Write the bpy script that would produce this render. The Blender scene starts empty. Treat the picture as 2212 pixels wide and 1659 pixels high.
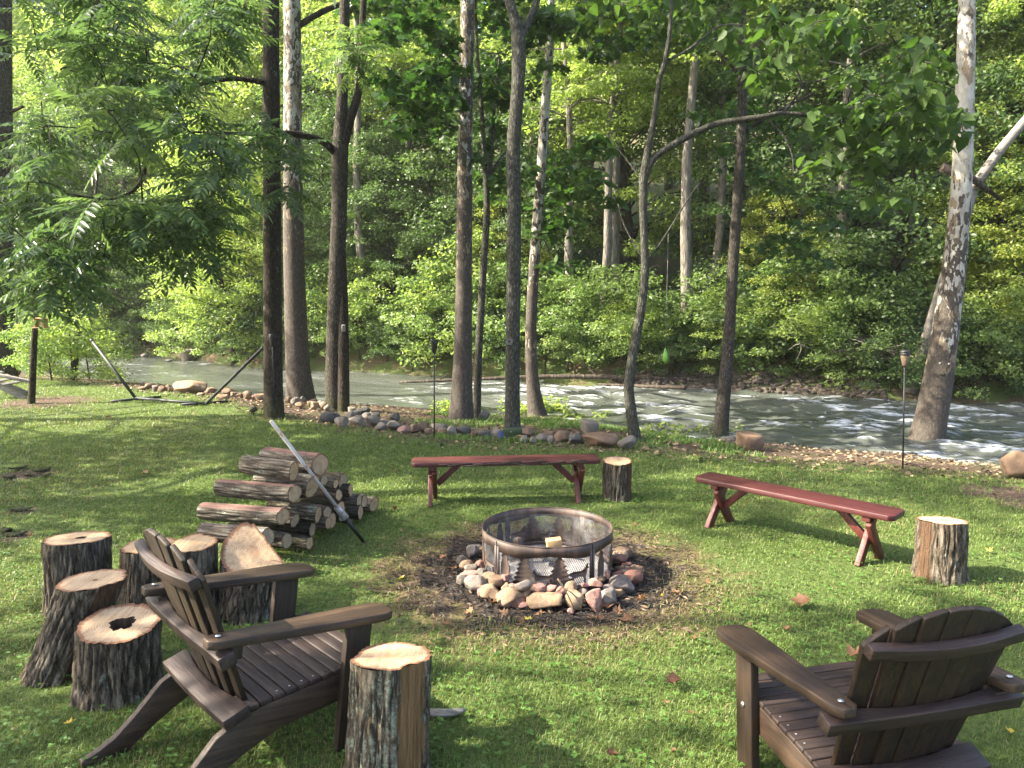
import bpy, math
import numpy as np
from mathutils import Vector, Matrix

# ------------------------------------------------------------------ camera, world, sun, exposure
SC = bpy.context.scene
COL = SC.collection
rng = np.random.default_rng(11)
FPX, CX, CY, CAMH = 1662.0, 1106.0, 829.5, 2.0
PITCH = math.atan(209.5 / 1662.0)

cam_data = bpy.data.cameras.new('camera')
cam = bpy.data.objects.new('camera', cam_data)
COL.objects.link(cam)
cam.location = (0, 0, CAMH)
cam.rotation_euler = (math.pi / 2 - PITCH, 0, 0)
cam_data.sensor_width = 36.0
cam_data.lens = FPX / 2212.0 * 36.0
cam_data.clip_end = 600.0
SC.camera = cam

SUN_DIR = np.array([-0.76, -0.07, 0.0]); SUN_EL = math.radians(39)
SUN_DIR = SUN_DIR / np.linalg.norm(SUN_DIR) * math.cos(SUN_EL); SUN_DIR[2] = math.sin(SUN_EL)

world = bpy.data.worlds.new('World')
SC.world = world
world.use_nodes = True
wn = world.node_tree
wn.nodes.clear()
wo = wn.nodes.new('ShaderNodeOutputWorld'); wb = wn.nodes.new('ShaderNodeBackground')
sk = wn.nodes.new('ShaderNodeTexSky'); sk.sky_type = 'NISHITA'; sk.sun_disc = False
sk.sun_elevation = SUN_EL; sk.sun_rotation = math.atan2(SUN_DIR[0], SUN_DIR[1])
sk.ozone_density = .35; sk.dust_density = 4.0; sk.air_density = .8
wb.inputs['Strength'].default_value = 0.15
wn.links.new(sk.outputs[0], wb.inputs[0]); wn.links.new(wb.outputs[0], wo.inputs[0])

sl = bpy.data.lights.new('sun', 'SUN'); sl.energy = 5.0; sl.angle = math.radians(0.5); sl.color = (1.0, 0.91, 0.74)
so = bpy.data.objects.new('sun', sl); COL.objects.link(so)
so.rotation_euler = Vector(SUN_DIR).to_track_quat('Z', 'Y').to_euler()

SC.view_settings.view_transform = 'Standard'
SC.view_settings.look = 'None'
SC.view_settings.gamma = 1.0
SC.view_settings.use_curve_mapping = False
SC.view_settings.exposure = 2.35
SC.render.engine = 'CYCLES'
SC.cycles.max_bounces = 8; SC.cycles.diffuse_bounces = 4; SC.cycles.glossy_bounces = 2
SC.cycles.transmission_bounces = 6; SC.cycles.transparent_max_bounces = 4
SC.cycles.use_denoising = True
SC.cycles.caustics_reflective = False; SC.cycles.caustics_refractive = False

# ------------------------------------------------------------------ helpers
FW = np.array([0, math.cos(PITCH), -math.sin(PITCH)])
DN = np.array([0, -math.sin(PITCH), -math.cos(PITCH)])
RT = np.array([1.0, 0, 0])
EYE = np.array([0, 0, CAMH])
def ray(px, py): return FW + RT * (px - CX) / FPX + DN * (py - CY) / FPX
def P(px, py, z=0.0):                       # where the view through a photo point meets height z
    r = ray(px, py); return EYE + r * ((z - CAMH) / r[2])
def PD(px, py, Y):                          # ... meets the upright plane at distance Y
    r = ray(px, py); return EYE + r * (Y / r[1])
def PP(px, py, p0, n):                      # ... meets a plane
    r = ray(px, py); n = np.asarray(n, float)
    return EYE + r * (np.dot(np.asarray(p0) - EYE, n) / np.dot(r, n))

_tab = np.random.default_rng(3).random(4096)
def _h(i, j, k): return _tab[(i * 73 + j * 1571 + k * 3079 + (i * j) % 611) & 4095]
def vnoise(x, y, z=0.0):
    x, y, z = np.broadcast_arrays(np.asarray(x, float), np.asarray(y, float), np.asarray(z, float))
    i, j, k = np.floor(x).astype(int), np.floor(y).astype(int), np.floor(z).astype(int)
    u, v, w = x - i, y - j, z - k
    u, v, w = u*u*(3-2*u), v*v*(3-2*v), w*w*(3-2*w)
    c = lambda a, b, d: _h(i + a, j + b, k + d)
    x0 = (c(0,0,0)*(1-u)+c(1,0,0)*u)*(1-v)+(c(0,1,0)*(1-u)+c(1,1,0)*u)*v
    x1 = (c(0,0,1)*(1-u)+c(1,0,1)*u)*(1-v)+(c(0,1,1)*(1-u)+c(1,1,1)*u)*v
    return x0*(1-w)+x1*w
def fbm(x, y, z=0.0, o=4):
    s, a, t = 0, .5, 0
    for q in range(o):
        f = 2.03**q
        s = s + a*vnoise(np.asarray(x)*f+q*17.3, np.asarray(y)*f+q*5.1, np.asarray(z)*f+q*9.7); t += a; a *= .5
    return s/t
def sstep(a, b, x):
    t = np.clip((x-a)/(b-a), 0, 1); return t*t*(3-2*t)
def unit(v):
    v = np.asarray(v, float); return v/np.maximum(np.linalg.norm(v, axis=-1, keepdims=True), 1e-9)

def mk(name, V, Fs, mats=None, attrs=None, smooth=False, midx=None):
    """mesh from a vertex array and a list of face arrays"""
    me = bpy.data.meshes.new(name)
    V = np.asarray(V, np.float32)
    Fs = [np.asarray(f, np.int32) for f in Fs if len(f)]
    me.vertices.add(len(V)); me.vertices.foreach_set('co', V.ravel())
    li = np.concatenate([f.ravel() for f in Fs])
    lt = np.concatenate([np.full(len(f), f.shape[1], np.int32) for f in Fs])
    ls = np.concatenate([[0], np.cumsum(lt)[:-1]]).astype(np.int32)
    me.loops.add(len(li)); me.loops.foreach_set('vertex_index', li)
    me.polygons.add(len(lt)); me.polygons.foreach_set('loop_start', ls)
    if smooth: me.polygons.foreach_set('use_smooth', np.ones(len(lt), bool))
    for m in (mats if isinstance(mats, (list, tuple)) else [mats] if mats else []): me.materials.append(m)
    if midx is not None: me.polygons.foreach_set('material_index', np.asarray(midx, np.int32))
    for k, a in (attrs or {}).items():
        a = np.asarray(a, np.float32)
        if a.ndim == 1:
            at = me.attributes.new(k, 'FLOAT', 'POINT'); at.data.foreach_set('value', a)
        else:
            at = me.attributes.new(k, 'FLOAT_COLOR', 'POINT'); at.data.foreach_set('color', a.ravel())
    me.update(calc_edges=True)
    return me
def put(name, me, parent=None, loc=None, kind=None):
    o = bpy.data.objects.new(name, me); COL.objects.link(o)
    if parent is not None: o.parent = parent
    if loc is not None: o.location = loc
    if kind: o['kind'] = kind
    return o
def tag(o, label, cat, group=None):
    o['label'] = label; o['category'] = cat
    if group: o['group'] = group
    return o
def empty(name, loc, label, cat, group=None, rz=0.0):
    o = bpy.data.objects.new(name, None); COL.objects.link(o)
    o.location = loc; o.rotation_euler = (0, 0, rz); o.empty_display_size = .1
    return tag(o, label, cat, group)
def copy_thing(root, label, group=None):
    r = root.copy(); COL.objects.link(r); r['label'] = label
    if group: r['group'] = group
    for ch in list(root.children):
        c = ch.copy(); COL.objects.link(c); c.parent = r
        for g in list(ch.children):
            d = g.copy(); COL.objects.link(d); d.parent = c
    return r
def bevel(o, w=.004, seg=2):
    m = o.modifiers.new('bevel', 'BEVEL'); m.width = w; m.segments = seg; m.limit_method = 'ANGLE'; m.angle_limit = math.radians(40)
    return o

class B:                                    # collects simple shapes into one mesh
    def __init__(s): s.V = []; s.Q = []; s.T = []; s.G = []; s.n = 0
    def add(s, V, quads=(), tris=(), polys=()):
        V = np.asarray(V, float); s.V.append(V)
        if len(quads): s.Q.append(np.asarray(quads)+s.n)
        if len(tris): s.T.append(np.asarray(tris)+s.n)
        for p in polys: s.G.append(np.asarray(p)+s.n)
        s.n += len(V); return s
    def beam(s, p0, p1, w, t, side=None):   # a board from p0 to p1: w along side, t across
        p0, p1 = np.asarray(p0, float), np.asarray(p1, float); d = unit(p1-p0)
        a = np.asarray(side if side is not None else (0, 0, 1), float); a = unit(a-d*np.dot(a, d)); b = np.cross(d, a)
        V = [p+a*w/2*i+b*t/2*j for p in (p0, p1) for i, j in ((-1,-1),(1,-1),(1,1),(-1,1))]
        return s.add(V, [(3,2,1,0),(4,5,6,7),(0,1,5,4),(1,2,6,5),(2,3,7,6),(3,0,4,7)])
    def prism(s, pts, off):                 # outline (3-D points, flat) pushed along off
        pts = np.asarray(pts, float); n = len(pts); V = np.concatenate([pts, pts+np.asarray(off)])
        return s.add(V, [(i, (i+1) % n, n+(i+1) % n, n+i) for i in range(n)], polys=[list(range(n))[::-1], list(range(n, 2*n))])
    def tube(s, pts, rad, k=8, cap=True):
        pts = np.asarray(pts, float); n = len(pts); rad = np.broadcast_to(np.asarray(rad, float), (n,))
        d = unit(np.gradient(pts, axis=0)); ref = np.array([0, 0, 1.]) if abs(d[:, 2]).mean() < .8 else np.array([1., 0, 0])
        a = unit(ref-d*(d@ref)[:, None]); b = np.cross(d, a); t = np.arange(k)/k*2*math.pi
        V = pts[:, None]+rad[:, None, None]*(a[:, None]*np.cos(t)[None, :, None]+b[:, None]*np.sin(t)[None, :, None])
        i = np.arange(n-1)[:, None]*k; j = np.arange(k)[None]; j2 = (j+1) % k
        Q = np.stack([i+j, i+j2, i+k+j2, i+k+j], -1).reshape(-1, 4)
        return s.add(V.reshape(-1, 3), Q, polys=[list(range(k))[::-1], list(range((n-1)*k, n*k))] if cap else ())
    def lathe(s, prof, k=20, c=(0, 0, 0)):  # profile of (radius, z)
        prof = np.asarray(prof, float); n = len(prof); t = np.arange(k)/k*2*math.pi
        V = np.stack([prof[:, 0:1]*np.cos(t), prof[:, 0:1]*np.sin(t), np.repeat(prof[:, 1:2], k, 1)], -1)+np.asarray(c)
        i = np.arange(n-1)[:, None]*k; j = np.arange(k)[None]; j2 = (j+1) % k
        Q = np.stack([i+j, i+j2, i+k+j2, i+k+j], -1).reshape(-1, 4)
        return s.add(V.reshape(-1, 3), Q, polys=[list(range(k))[::-1], list(range((n-1)*k, n*k))])
    def mesh(s, name, mat, smooth=False, attrs=None):
        Fs = ([np.concatenate(s.Q)] if s.Q else [])+([np.concatenate(s.T)] if s.T else [])
        byn = {}
        for g in s.G: byn.setdefault(len(g), []).append(g)
        Fs += [np.array(v) for v in byn.values()]
        return mk(name, np.concatenate(s.V), Fs, mat, attrs, smooth)
    def put(s, name, mat, parent=None, smooth=False, bev=0, loc=None):
        o = put(name, s.mesh(name, mat, smooth), parent, loc)
        return bevel(o, bev) if bev else o
def spline(pts, n):
    """Catmull-Rom through pts"""
    pts = np.asarray(pts, float); p = np.concatenate([[2*pts[0]-pts[1]], pts, [2*pts[-1]-pts[-2]]])
    t = np.linspace(0, len(pts)-1-1e-6, n); i = t.astype(int); u = (t-i)[:, None]
    a, b, c, d = p[i], p[i+1], p[i+2], p[i+3]
    return .5*(2*b+(c-a)*u+(2*a-5*b+4*c-d)*u*u+(3*b-a-3*c+d)*u**3)

# ------------------------------------------------------------------ materials
def new_mat(name):
    m = bpy.data.materials.new(name); m.use_nodes = True
    nt = m.node_tree; return m, nt, nt.nodes['Principled BSDF']
def nd(nt, t, ins=None, **kw):
    n = nt.nodes.new('ShaderNode'+t)
    for k, v in kw.items(): setattr(n, k, v)
    for k, v in (ins or {}).items():
        if hasattr(v, 'is_output'): nt.links.new(v, n.inputs[k])
        else: n.inputs[k].default_value = v
    return n
def c4(c): return (c[0], c[1], c[2], 1.0)
def ramp(nt, fac, stops):
    r = nd(nt, 'ValToRGB'); e = r.color_ramp.elements
    while len(e) < len(stops): e.new(.5)
    for q, (p, c) in zip(e, stops): q.position = p; q.color = c4(c) if not np.isscalar(c) else (c, c, c, 1)
    nt.links.new(fac, r.inputs[0]); return r.outputs[0]
def mixc(nt, f, a, b, mode='MIX'):
    m = nd(nt, 'MixRGB', blend_type=mode)
    for i, v in ((0, f), (1, a), (2, b)):
        if hasattr(v, 'is_output'): nt.links.new(v, m.inputs[i])
        else: m.inputs[i].default_value = v if i == 0 else c4(v)
    return m.outputs[0]
def math_(nt, op, a, b=0.0):
    m = nd(nt, 'Math', operation=op)
    for i, v in ((0, a), (1, b)):
        if hasattr(v, 'is_output'): nt.links.new(v, m.inputs[i])
        else: m.inputs[i].default_value = v
    return m.outputs[0]
def coords(nt, scale=(1, 1, 1), kind='Object'):
    t = nd(nt, 'TexCoord'); return nd(nt, 'Mapping', {'Vector': t.outputs[kind], 'Scale': scale}).outputs[0]
def noise(nt, vec, scale, detail=5, rough=.6, dist=0.0):
    return nd(nt, 'TexNoise', {'Vector': vec, 'Scale': scale, 'Detail': detail, 'Roughness': rough, 'Distortion': dist}).outputs['Fac']
def attr(nt, name): return nd(nt, 'Attribute', attribute_name=name)
def bump(nt, b, h, strength=.5, dist=.02):
    n = nd(nt, 'Bump', {'Height': h, 'Strength': strength, 'Distance': dist}); nt.links.new(n.outputs[0], b.inputs['Normal'])

def bark_mat(name, dark, mid, light, zs=.16, sc=34, lichen=0.0, lcol=(.25, .29, .23), bmp=.8, bare=(.23, .13, .06), moss=0.0):
    m, nt, b = new_mat(name)
    v = coords(nt, (1, 1, zs)); o = coords(nt)
    n1 = noise(nt, v, sc, 8, .68, .7); n2 = noise(nt, coords(nt, (1, 1, .5)), sc*3, 5, .65)
    vo = nd(nt, 'TexVoronoi', {'Vector': nd(nt, 'VectorMath', {0: v, 1: nd(nt, 'VectorMath', {0: nd(nt, 'TexNoise', {'Vector': v, 'Scale': sc*.5}).outputs['Color'], 1: (.02, .02, .02)}, operation='MULTIPLY').outputs[0]}, operation='ADD').outputs[0], 'Scale': sc*.9, 'Randomness': 1.0}, feature='DISTANCE_TO_EDGE').outputs[0]
    h = math_(nt, 'ADD', math_(nt, 'MULTIPLY', n1, .75), math_(nt, 'MULTIPLY', math_(nt, 'MINIMUM', vo, .3), .9))
    h = math_(nt, 'ADD', h, math_(nt, 'MULTIPLY', math_(nt, 'SUBTRACT', n2, .5), .5))
    col = ramp(nt, h, [(.30, dark), (.56, mid), (.86, light)])
    big = noise(nt, coords(nt, (1, 1, .4)), 4, 4)
    col = mixc(nt, ramp(nt, big, [(.35, .45), (.65, 0.0)]), col, (mid[0]*.6, mid[1]*.55, mid[2]*.5))
    col = mixc(nt, math_(nt, 'MULTIPLY', attr(nt, 'groove').outputs['Fac'], .6), col, (dark[0]*.6, dark[1]*.6, dark[2]*.6))
    if lichen > 0:
        l = ramp(nt, noise(nt, o, 9, 4, .6), [(.66-lichen*.25, 0.0), (.74-lichen*.25, 1.0)])
        l = math_(nt, 'MULTIPLY', l, ramp(nt, noise(nt, o, 55, 5, .75), [(.47, 0.0), (.56, 1.0)]))
        l = math_(nt, 'MULTIPLY', l, ramp(nt, h, [(.42, .0), (.6, 1.0)]))
        col = mixc(nt, math_(nt, 'MULTIPLY', l, .85), col, lcol)
    if moss > 0:
        z = nd(nt, 'SeparateXYZ', {'Vector': o}).outputs[2]
        mz = ramp(nt, math_(nt, 'ADD', z, math_(nt, 'MULTIPLY', noise(nt, o, 5, 5), .7)), [(.3, 1.0), (.3+moss, 0.0)])
        col = mixc(nt, math_(nt, 'MULTIPLY', mz, .5), col, (.06, .07, .02))
    w = ramp(nt, noise(nt, coords(nt, (1, 1, .06)), 55, 5, .6), [(.3, (bare[0]*.45, bare[1]*.4, bare[2]*.35)), (.55, bare), (.75, (bare[0]*1.4, bare[1]*1.4, bare[2]*1.4))])
    col = mixc(nt, attr(nt, 'bare').outputs['Fac'], col, w)
    nt.links.new(col, b.inputs['Base Color']); b.inputs['Roughness'].default_value = .92; b.inputs['Specular IOR Level'].default_value = .15
    bump(nt, b, h, bmp, .025)
    return m
def sycamore_mat(name, z0, z1, w=1.0):
    m, nt, b = new_mat(name)
    o = coords(nt, (1, 1, .45)); ob = coords(nt)
    dv = nd(nt, 'Mapping', {'Vector': nd(nt, 'VectorMath', {0: o, 1: nd(nt, 'TexNoise', {'Vector': o, 'Scale': 7.0, 'Detail': 3}).outputs['Color']}, operation='ADD').outputs[0]}).outputs[0]
    vo = nd(nt, 'TexVoronoi', {'Vector': dv, 'Scale': 6.5}, feature='F1')
    cell = nd(nt, 'SeparateColor', {0: vo.outputs['Color']}).outputs[0]
    z = nd(nt, 'SeparateXYZ', {'Vector': ob}).outputs[2]
    zz = nd(nt, 'MapRange', {'Value': z, 'From Min': z0, 'From Max': z1, 'To Min': -.55, 'To Max': .45}).outputs[0]
    k = math_(nt, 'ADD', cell, zz)
    pale = ramp(nt, noise(nt, o, 9, 4), [(.35, (.22*w, .21*w, .175*w)), (.6, (.36*w, .345*w, .30*w))])
    brown = ramp(nt, noise(nt, coords(nt, (1, 1, .5)), 34, 8, .8), [(.34, (.014, .011, .009)), (.54, (.055, .043, .032)), (.68, (.14, .12, .095))])
    tan = ramp(nt, noise(nt, o, 12, 3), [(.4, (.14, .10, .06)), (.6, (.19, .15, .095))])
    col = mixc(nt, ramp(nt, k, [(.46, 0.0), (.5, 1.0)]), brown, tan)
    col = mixc(nt, ramp(nt, k, [(.62, 0.0), (.66, 1.0)]), col, pale)
    nt.links.new(col, b.inputs['Base Color']); b.inputs['Roughness'].default_value = .85
    bump(nt, b, math_(nt, 'ADD', math_(nt, 'MULTIPLY', cell, .5), noise(nt, ob, 40, 5)), .5, .02)
    return m
def leaf_mat(name, c0, c1, c2, trans=.45, rough=.45, tmul=(1.5, 1.65, .9)):
    m, nt, b = new_mat(name)
    col = ramp(nt, attr(nt, 'tint').outputs['Fac'], [(0.0, c0), (.55, c1), (1.0, c2)])
    nt.links.new(col, b.inputs['Base Color']); b.inputs['Roughness'].default_value = rough; b.inputs['Specular IOR Level'].default_value = .35
    t = nd(nt, 'BsdfTranslucent', {'Color': mixc(nt, 1.0, col, tmul, 'MULTIPLY')})
    mx = nd(nt, 'MixShader', {0: trans, 1: b.outputs[0], 2: t.outputs[0]})
    nt.links.new(mx.outputs[0], nt.nodes['Material Output'].inputs[0])
    return m
def wood_mat(name, c0, c1, c2, axis=0, rough=.5, grain=34, spec=.4, wear=None):
    m, nt, b = new_mat(name)
    s = [1, 1, 1]; s[axis] = .07
    v = coords(nt, tuple(s)); n = noise(nt, v, grain, 7, .65, .8); n2 = noise(nt, coords(nt), 5, 4)
    col = ramp(nt, n, [(.28, c0), (.5, c1), (.75, c2)])
    col = mixc(nt, ramp(nt, n2, [(.3, 0.0), (.7, .5)]), col, (c0[0]*.8, c0[1]*.8, c0[2]*.8))
    if wear:
        col = mixc(nt, ramp(nt, noise(nt, v, grain*.45, 8, .75), [(.64, 0.0), (.68, 1.0)]), col, wear)
    nt.links.new(col, b.inputs['Base Color'])
    nt.links.new(ramp(nt, n, [(.3, rough+.12), (.7, rough-.1)]), b.inputs['Roughness'])
    b.inputs['Specular IOR Level'].default_value = spec
    bump(nt, b, n, .8, .006)
    return m
def cut_mat(name, c0, c1, rim, R):
    """sawn end grain: rings about the local axis, radial checks, orange inner bark at the rim"""
    m, nt, b = new_mat(name)
    o = coords(nt); flat = nd(nt, 'Mapping', {'Vector': o, 'Scale': (1, 1, 0)}).outputs[0]
    w = nd(nt, 'TexWave', {'Vector': flat, 'Scale': 26.0, 'Distortion': 3.5, 'Detail': 3, 'Detail Scale': 1.2}, wave_type='RINGS', rings_direction='Z').outputs['Fac']
    n = noise(nt, o, 14, 6, .65)
    col = ramp(nt, math_(nt, 'ADD', math_(nt, 'MULTIPLY', w, .22), math_(nt, 'MULTIPLY', n, .9)), [(.32, (c0[0]*.7, c0[1]*.6, c0[2]*.5)), (.52, c0), (.75, c1)])
    saw = noise(nt, nd(nt, 'Mapping', {'Vector': o, 'Scale': (1, .05, 1), 'Rotation': (0, 0, .6)}).outputs[0], 60, 3)
    col = mixc(nt, .18, col, ramp(nt, saw, [(.35, (.25, .16, .1)), (.6, (.8, .62, .44))]))
    ln = math_(nt, 'ADD', attr(nt, 'rad').outputs['Fac'], math_(nt, 'MULTIPLY', math_(nt, 'SUBTRACT', noise(nt, o, 22, 5), .5), .16))
    col = mixc(nt, ramp(nt, ln, [(.86, 0.0), (.93, 1.0)]), col, rim)
    col = mixc(nt, ramp(nt, ln, [(.1, .7), (.28, 0.0)]), col, (.30, .17, .08))
    col = mixc(nt, ramp(nt, noise(nt, nd(nt, 'Mapping', {'Vector': o, 'Scale': (2, 12, 1), 'Rotation': (0, 0, 1.1)}).outputs[0], 2.6, 2, .4), [(.27, .75), (.31, 0.0)]), col, (.17, .07, .035))
    nt.links.new(col, b.inputs['Base Color']); b.inputs['Roughness'].default_value = .75
    bump(nt, b, saw, .25, .006)
    return m
def stone_mat(name, c0, c1, c2, speck=(.1, .09, .08), soot=0.0):
    m, nt, b = new_mat(name)
    o = coords(nt, kind='Object'); v = nd(nt, 'VectorMath', {0: o, 1: nd(nt, 'ObjectInfo').outputs['Location']}, operation='ADD').outputs[0]
    n = noise(nt, v, 6, 7, .65); n2 = noise(nt, v, 40, 5, .7)
    col = ramp(nt, n, [(.3, c0), (.5, c1), (.72, c2)])
    col = mixc(nt, ramp(nt, n2, [(.55, 0.0), (.75, .55)]), col, speck)
    if soot > 0: col = mixc(nt, ramp(nt, noise(nt, v, 8, 4), [(.6-soot*.4, soot), (.80-soot*.4, 0.0)]), col, (.02, .018, .017))
    nt.links.new(col, b.inputs['Base Color']); b.inputs['Roughness'].default_value = .85
    bump(nt, b, math_(nt, 'ADD', n2, n), .6, .014)
    return m
def plain_mat(name, c, rough=.5, metal=0.0, var=.25, sc=20):
    m, nt, b = new_mat(name)
    n = noise(nt, coords(nt), sc, 5)
    nt.links.new(ramp(nt, n, [(.3, tuple(x*(1-var) for x in c)), (.7, tuple(x*(1+var) for x in c))]), b.inputs['Base Color'])
    b.inputs['Roughness'].default_value = rough; b.inputs['Metallic'].default_value = metal
    return m

M = {}
M['bark_dark'] = bark_mat('bark_dark', (.010, .008, .007), (.045, .036, .028), (.115, .098, .078), zs=.30, sc=40, bmp=1.0, lichen=.2, moss=.5)
M['bark_brown'] = bark_mat('bark_brown', (.013, .011, .009), (.066, .059, .049), (.17, .155, .13), zs=.30, sc=40, bmp=1.0, lichen=.2, moss=.5)
M['bark_grey'] = bark_mat('bark_grey', (.015, .015, .012), (.075, .074, .060), (.19, .19, .16), zs=.30, sc=40, bmp=1.0, lichen=.3, lcol=(.17, .19, .16))
M['bark_log'] = bark_mat('bark_log', (.022, .018, .014), (.135, .118, .095), (.33, .30, .25), zs=.14, sc=34, lichen=.5, bare=(.17, .105, .088))
M['bark_log_pale'] = bark_mat('bark_log_pale', (.02, .017, .014), (.15, .13, .11), (.40, .37, .32), zs=.14, sc=36, lichen=.3, bare=(.2, .12, .09))
M['bark_stump'] = bark_mat('bark_stump', (.022, .018, .013), (.135, .112, .084), (.31, .27, .212), zs=.17, sc=38, lichen=.35, bmp=.8, bare=(.09, .055, .034))
M['bark_lichen'] = bark_mat('bark_lichen', (.022, .018, .013), (.135, .112, .084), (.31, .27, .212), zs=.17, sc=38, lichen=.95, lcol=(.25, .295, .215), bmp=.8, bare=(.21, .125, .06))
M['cut_pale'] = cut_mat('cut_pale', (.29, .195, .105), (.385, .285, .17), (.17, .075, .034), 1)
M['cut_warm'] = cut_mat('cut_warm', (.28, .175, .085), (.38, .265, .14), (.17, .072, .032), 1)
M['cut_grey'] = cut_mat('cut_grey', (.19, .14, .08), (.28, .22, .135), (.11, .055, .03), 1)
M['hollow'] = plain_mat('hollow_wood', (.05, .028, .016), .95, var=.6)
M['chair'] = wood_mat('chair_wood_long', (0.0134, 0.0080, 0.0049), (0.0470, 0.0280, 0.0172), (0.0952, 0.0600, 0.0361), axis=1, rough=.55, wear=(.013, .009, .007))
M['chair_x'] = wood_mat('chair_wood_cross', (0.0112, 0.0070, 0.0057), (0.0358, 0.0220, 0.0181), (0.0762, 0.0500, 0.0408), axis=0, rough=.55, wear=(.012, .009, .008))
M['chair_z'] = wood_mat('chair_wood_upright', (0.0080, 0.0050, 0.0030), (0.0242, 0.0135, 0.0068), (0.0517, 0.0300, 0.0145), axis=2, rough=.6, wear=(.03, .032, .02))
M['red'] = wood_mat('red_paint', (0.0347, 0.0081, 0.0080), (0.0612, 0.0136, 0.0131), (0.0868, 0.0226, 0.0218), axis=0, rough=.5, wear=(.045, .028, .024))
M['red_leg'] = wood_mat('red_paint_legs', (0.0495, 0.0113, 0.0095), (0.0900, 0.0199, 0.0164), (0.1305, 0.0319, 0.0268), axis=2, rough=.5)
M['rot'] = wood_mat('rotten_wood', (.012, .008, .006), (.05, .03, .022), (.16, .12, .09), axis=0, rough=.85)
M['black'] = plain_mat('black_metal', (.008, .008, .009), .55, .0)
M['green_metal'] = plain_mat('dark_green_metal', (.006, .011, .010), .6, .0)
M['tan_cup'] = plain_mat('tan_plastic', (.12, .085, .06), .45)
M['zinc'] = plain_mat('zinc_bolt', (.55, .55, .56), .35, .9)
M['steel_rust'] = None
M['ash'] = plain_mat('ash', (.16, .15, .15), .95, var=.75, sc=9)
M['char'] = plain_mat('charcoal', (.018, .016, .015), .9, var=.6)
M['straw'] = plain_mat('dry_twig', (.25, .17, .10), .8)
M['twig'] = plain_mat('twig', (.09, .065, .045), .9)
M['grey_twig'] = plain_mat('grey_twig', (.22, .19, .16), .9)
M['grey_board'] = wood_mat('weathered_board', (.10, .09, .08), (.22, .20, .175), (.36, .33, .29), axis=0, rough=.8)
M['plywood'] = wood_mat('feeder_wood', (.28, .18, .08), (.42, .29, .14), (.55, .40, .22), axis=0, rough=.7)
M['solar'] = plain_mat('solar_glass', (.02, .03, .07), .12, .2)
M['float'] = plain_mat('green_float', (.16, .38, .04), .4)
M['white_eye'] = plain_mat('white_paint', (.40, .40, .38), .5, var=.05)
M['plaque'] = plain_mat('dark_green_paint', (.03, .05, .018), .5)
M['log_river'] = bark_mat('driftwood', (.02, .016, .013), (.08, .066, .054), (.22, .19, .16), zs=.1, sc=18)
M['st_tan'] = stone_mat('stone_tan', (0.1427, 0.0882, 0.0491), (0.2231, 0.1497, 0.0897), (0.2753, 0.2029, 0.1342))
M['st_pink'] = stone_mat('stone_pink', (0.1555, 0.0696, 0.0558), (0.2380, 0.1256, 0.1025), (0.2848, 0.1760, 0.1451))
M['st_grey'] = stone_mat('stone_grey', (0.080, 0.068, 0.054), (0.144, 0.122, 0.098), (0.192, 0.166, 0.131))
M['st_white'] = stone_mat('stone_white', (0.1403, 0.1148, 0.0915), (0.2057, 0.1742, 0.1399), (0.2558, 0.2142, 0.1742))
M['st_brown'] = stone_mat('stone_brown', (0.072, 0.042, 0.023), (0.134, 0.083, 0.050), (0.196, 0.130, 0.081))
M['cobble'] = stone_mat('cobble_brown', (.028, .021, .016), (.06, .046, .035), (.11, .086, .066))
M['st_blue'] = stone_mat('stone_blue_grey', (0.032, 0.032, 0.029), (0.061, 0.057, 0.050), (0.096, 0.089, 0.076))
M['st_red'] = stone_mat('stone_red', (0.0832, 0.0344, 0.0248), (0.1416, 0.0648, 0.0456), (0.1848, 0.0976, 0.0712))
M['st_soot'] = stone_mat('stone_sooty', (0.0728, 0.0562, 0.0491), (0.1462, 0.1215, 0.1061), (0.2280, 0.2003, 0.1794), soot=.85)

m, nt, b = new_mat('rusted_steel')
n1 = noise(nt, coords(nt, (1, 1, .25)), 9, 7, .65); n2 = noise(nt, coords(nt), 30, 5)
col = ramp(nt, n1, [(.3, (.018, .013, .012)), (.5, (.052, .034, .027)), (.72, (.12, .078, .056))])
col = mixc(nt, ramp(nt, n2, [(.58, 0.0), (.78, .45)]), col, (.20, .17, .16))
nt.links.new(col, b.inputs['Base Color']); b.inputs['Metallic'].default_value = .1; b.inputs['Roughness'].default_value = .62
M['steel_rust'] = m
m, nt, b = new_mat('ash_dusted_screen')
n1 = noise(nt, coords(nt), 7, 7, .7)
nt.links.new(ramp(nt, n1, [(.38, (.035, .03, .03)), (.5, (.13, .125, .125)), (.65, (.33, .33, .34))]), b.inputs['Base Color'])
b.inputs['Roughness'].default_value = .7; b.inputs['Metallic'].default_value = .1
M['screen'] = m
m, nt, b = new_mat('white_paint_rusted')
n1 = noise(nt, coords(nt, (1, 1, .4)), 26, 7, .7)
nt.links.new(ramp(nt, n1, [(.34, (.16, .06, .03)), (.42, (.28, .16, .10)), (.50, (.34, .33, .32)), (.8, (.40, .40, .40))]), b.inputs['Base Color'])
b.inputs['Roughness'].default_value = .5
M['white_rust'] = m
m, nt, b = new_mat('silver_rusted')
n1 = noise(nt, coords(nt), 30, 6, .7)
nt.links.new(ramp(nt, n1, [(.38, (.15, .06, .03)), (.5, (.30, .29, .30)), (.8, (.42, .42, .43))]), b.inputs['Base Color'])
b.inputs['Roughness'].default_value = .4; b.inputs['Metallic'].default_value = .5
M['silver_rust'] = m

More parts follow.
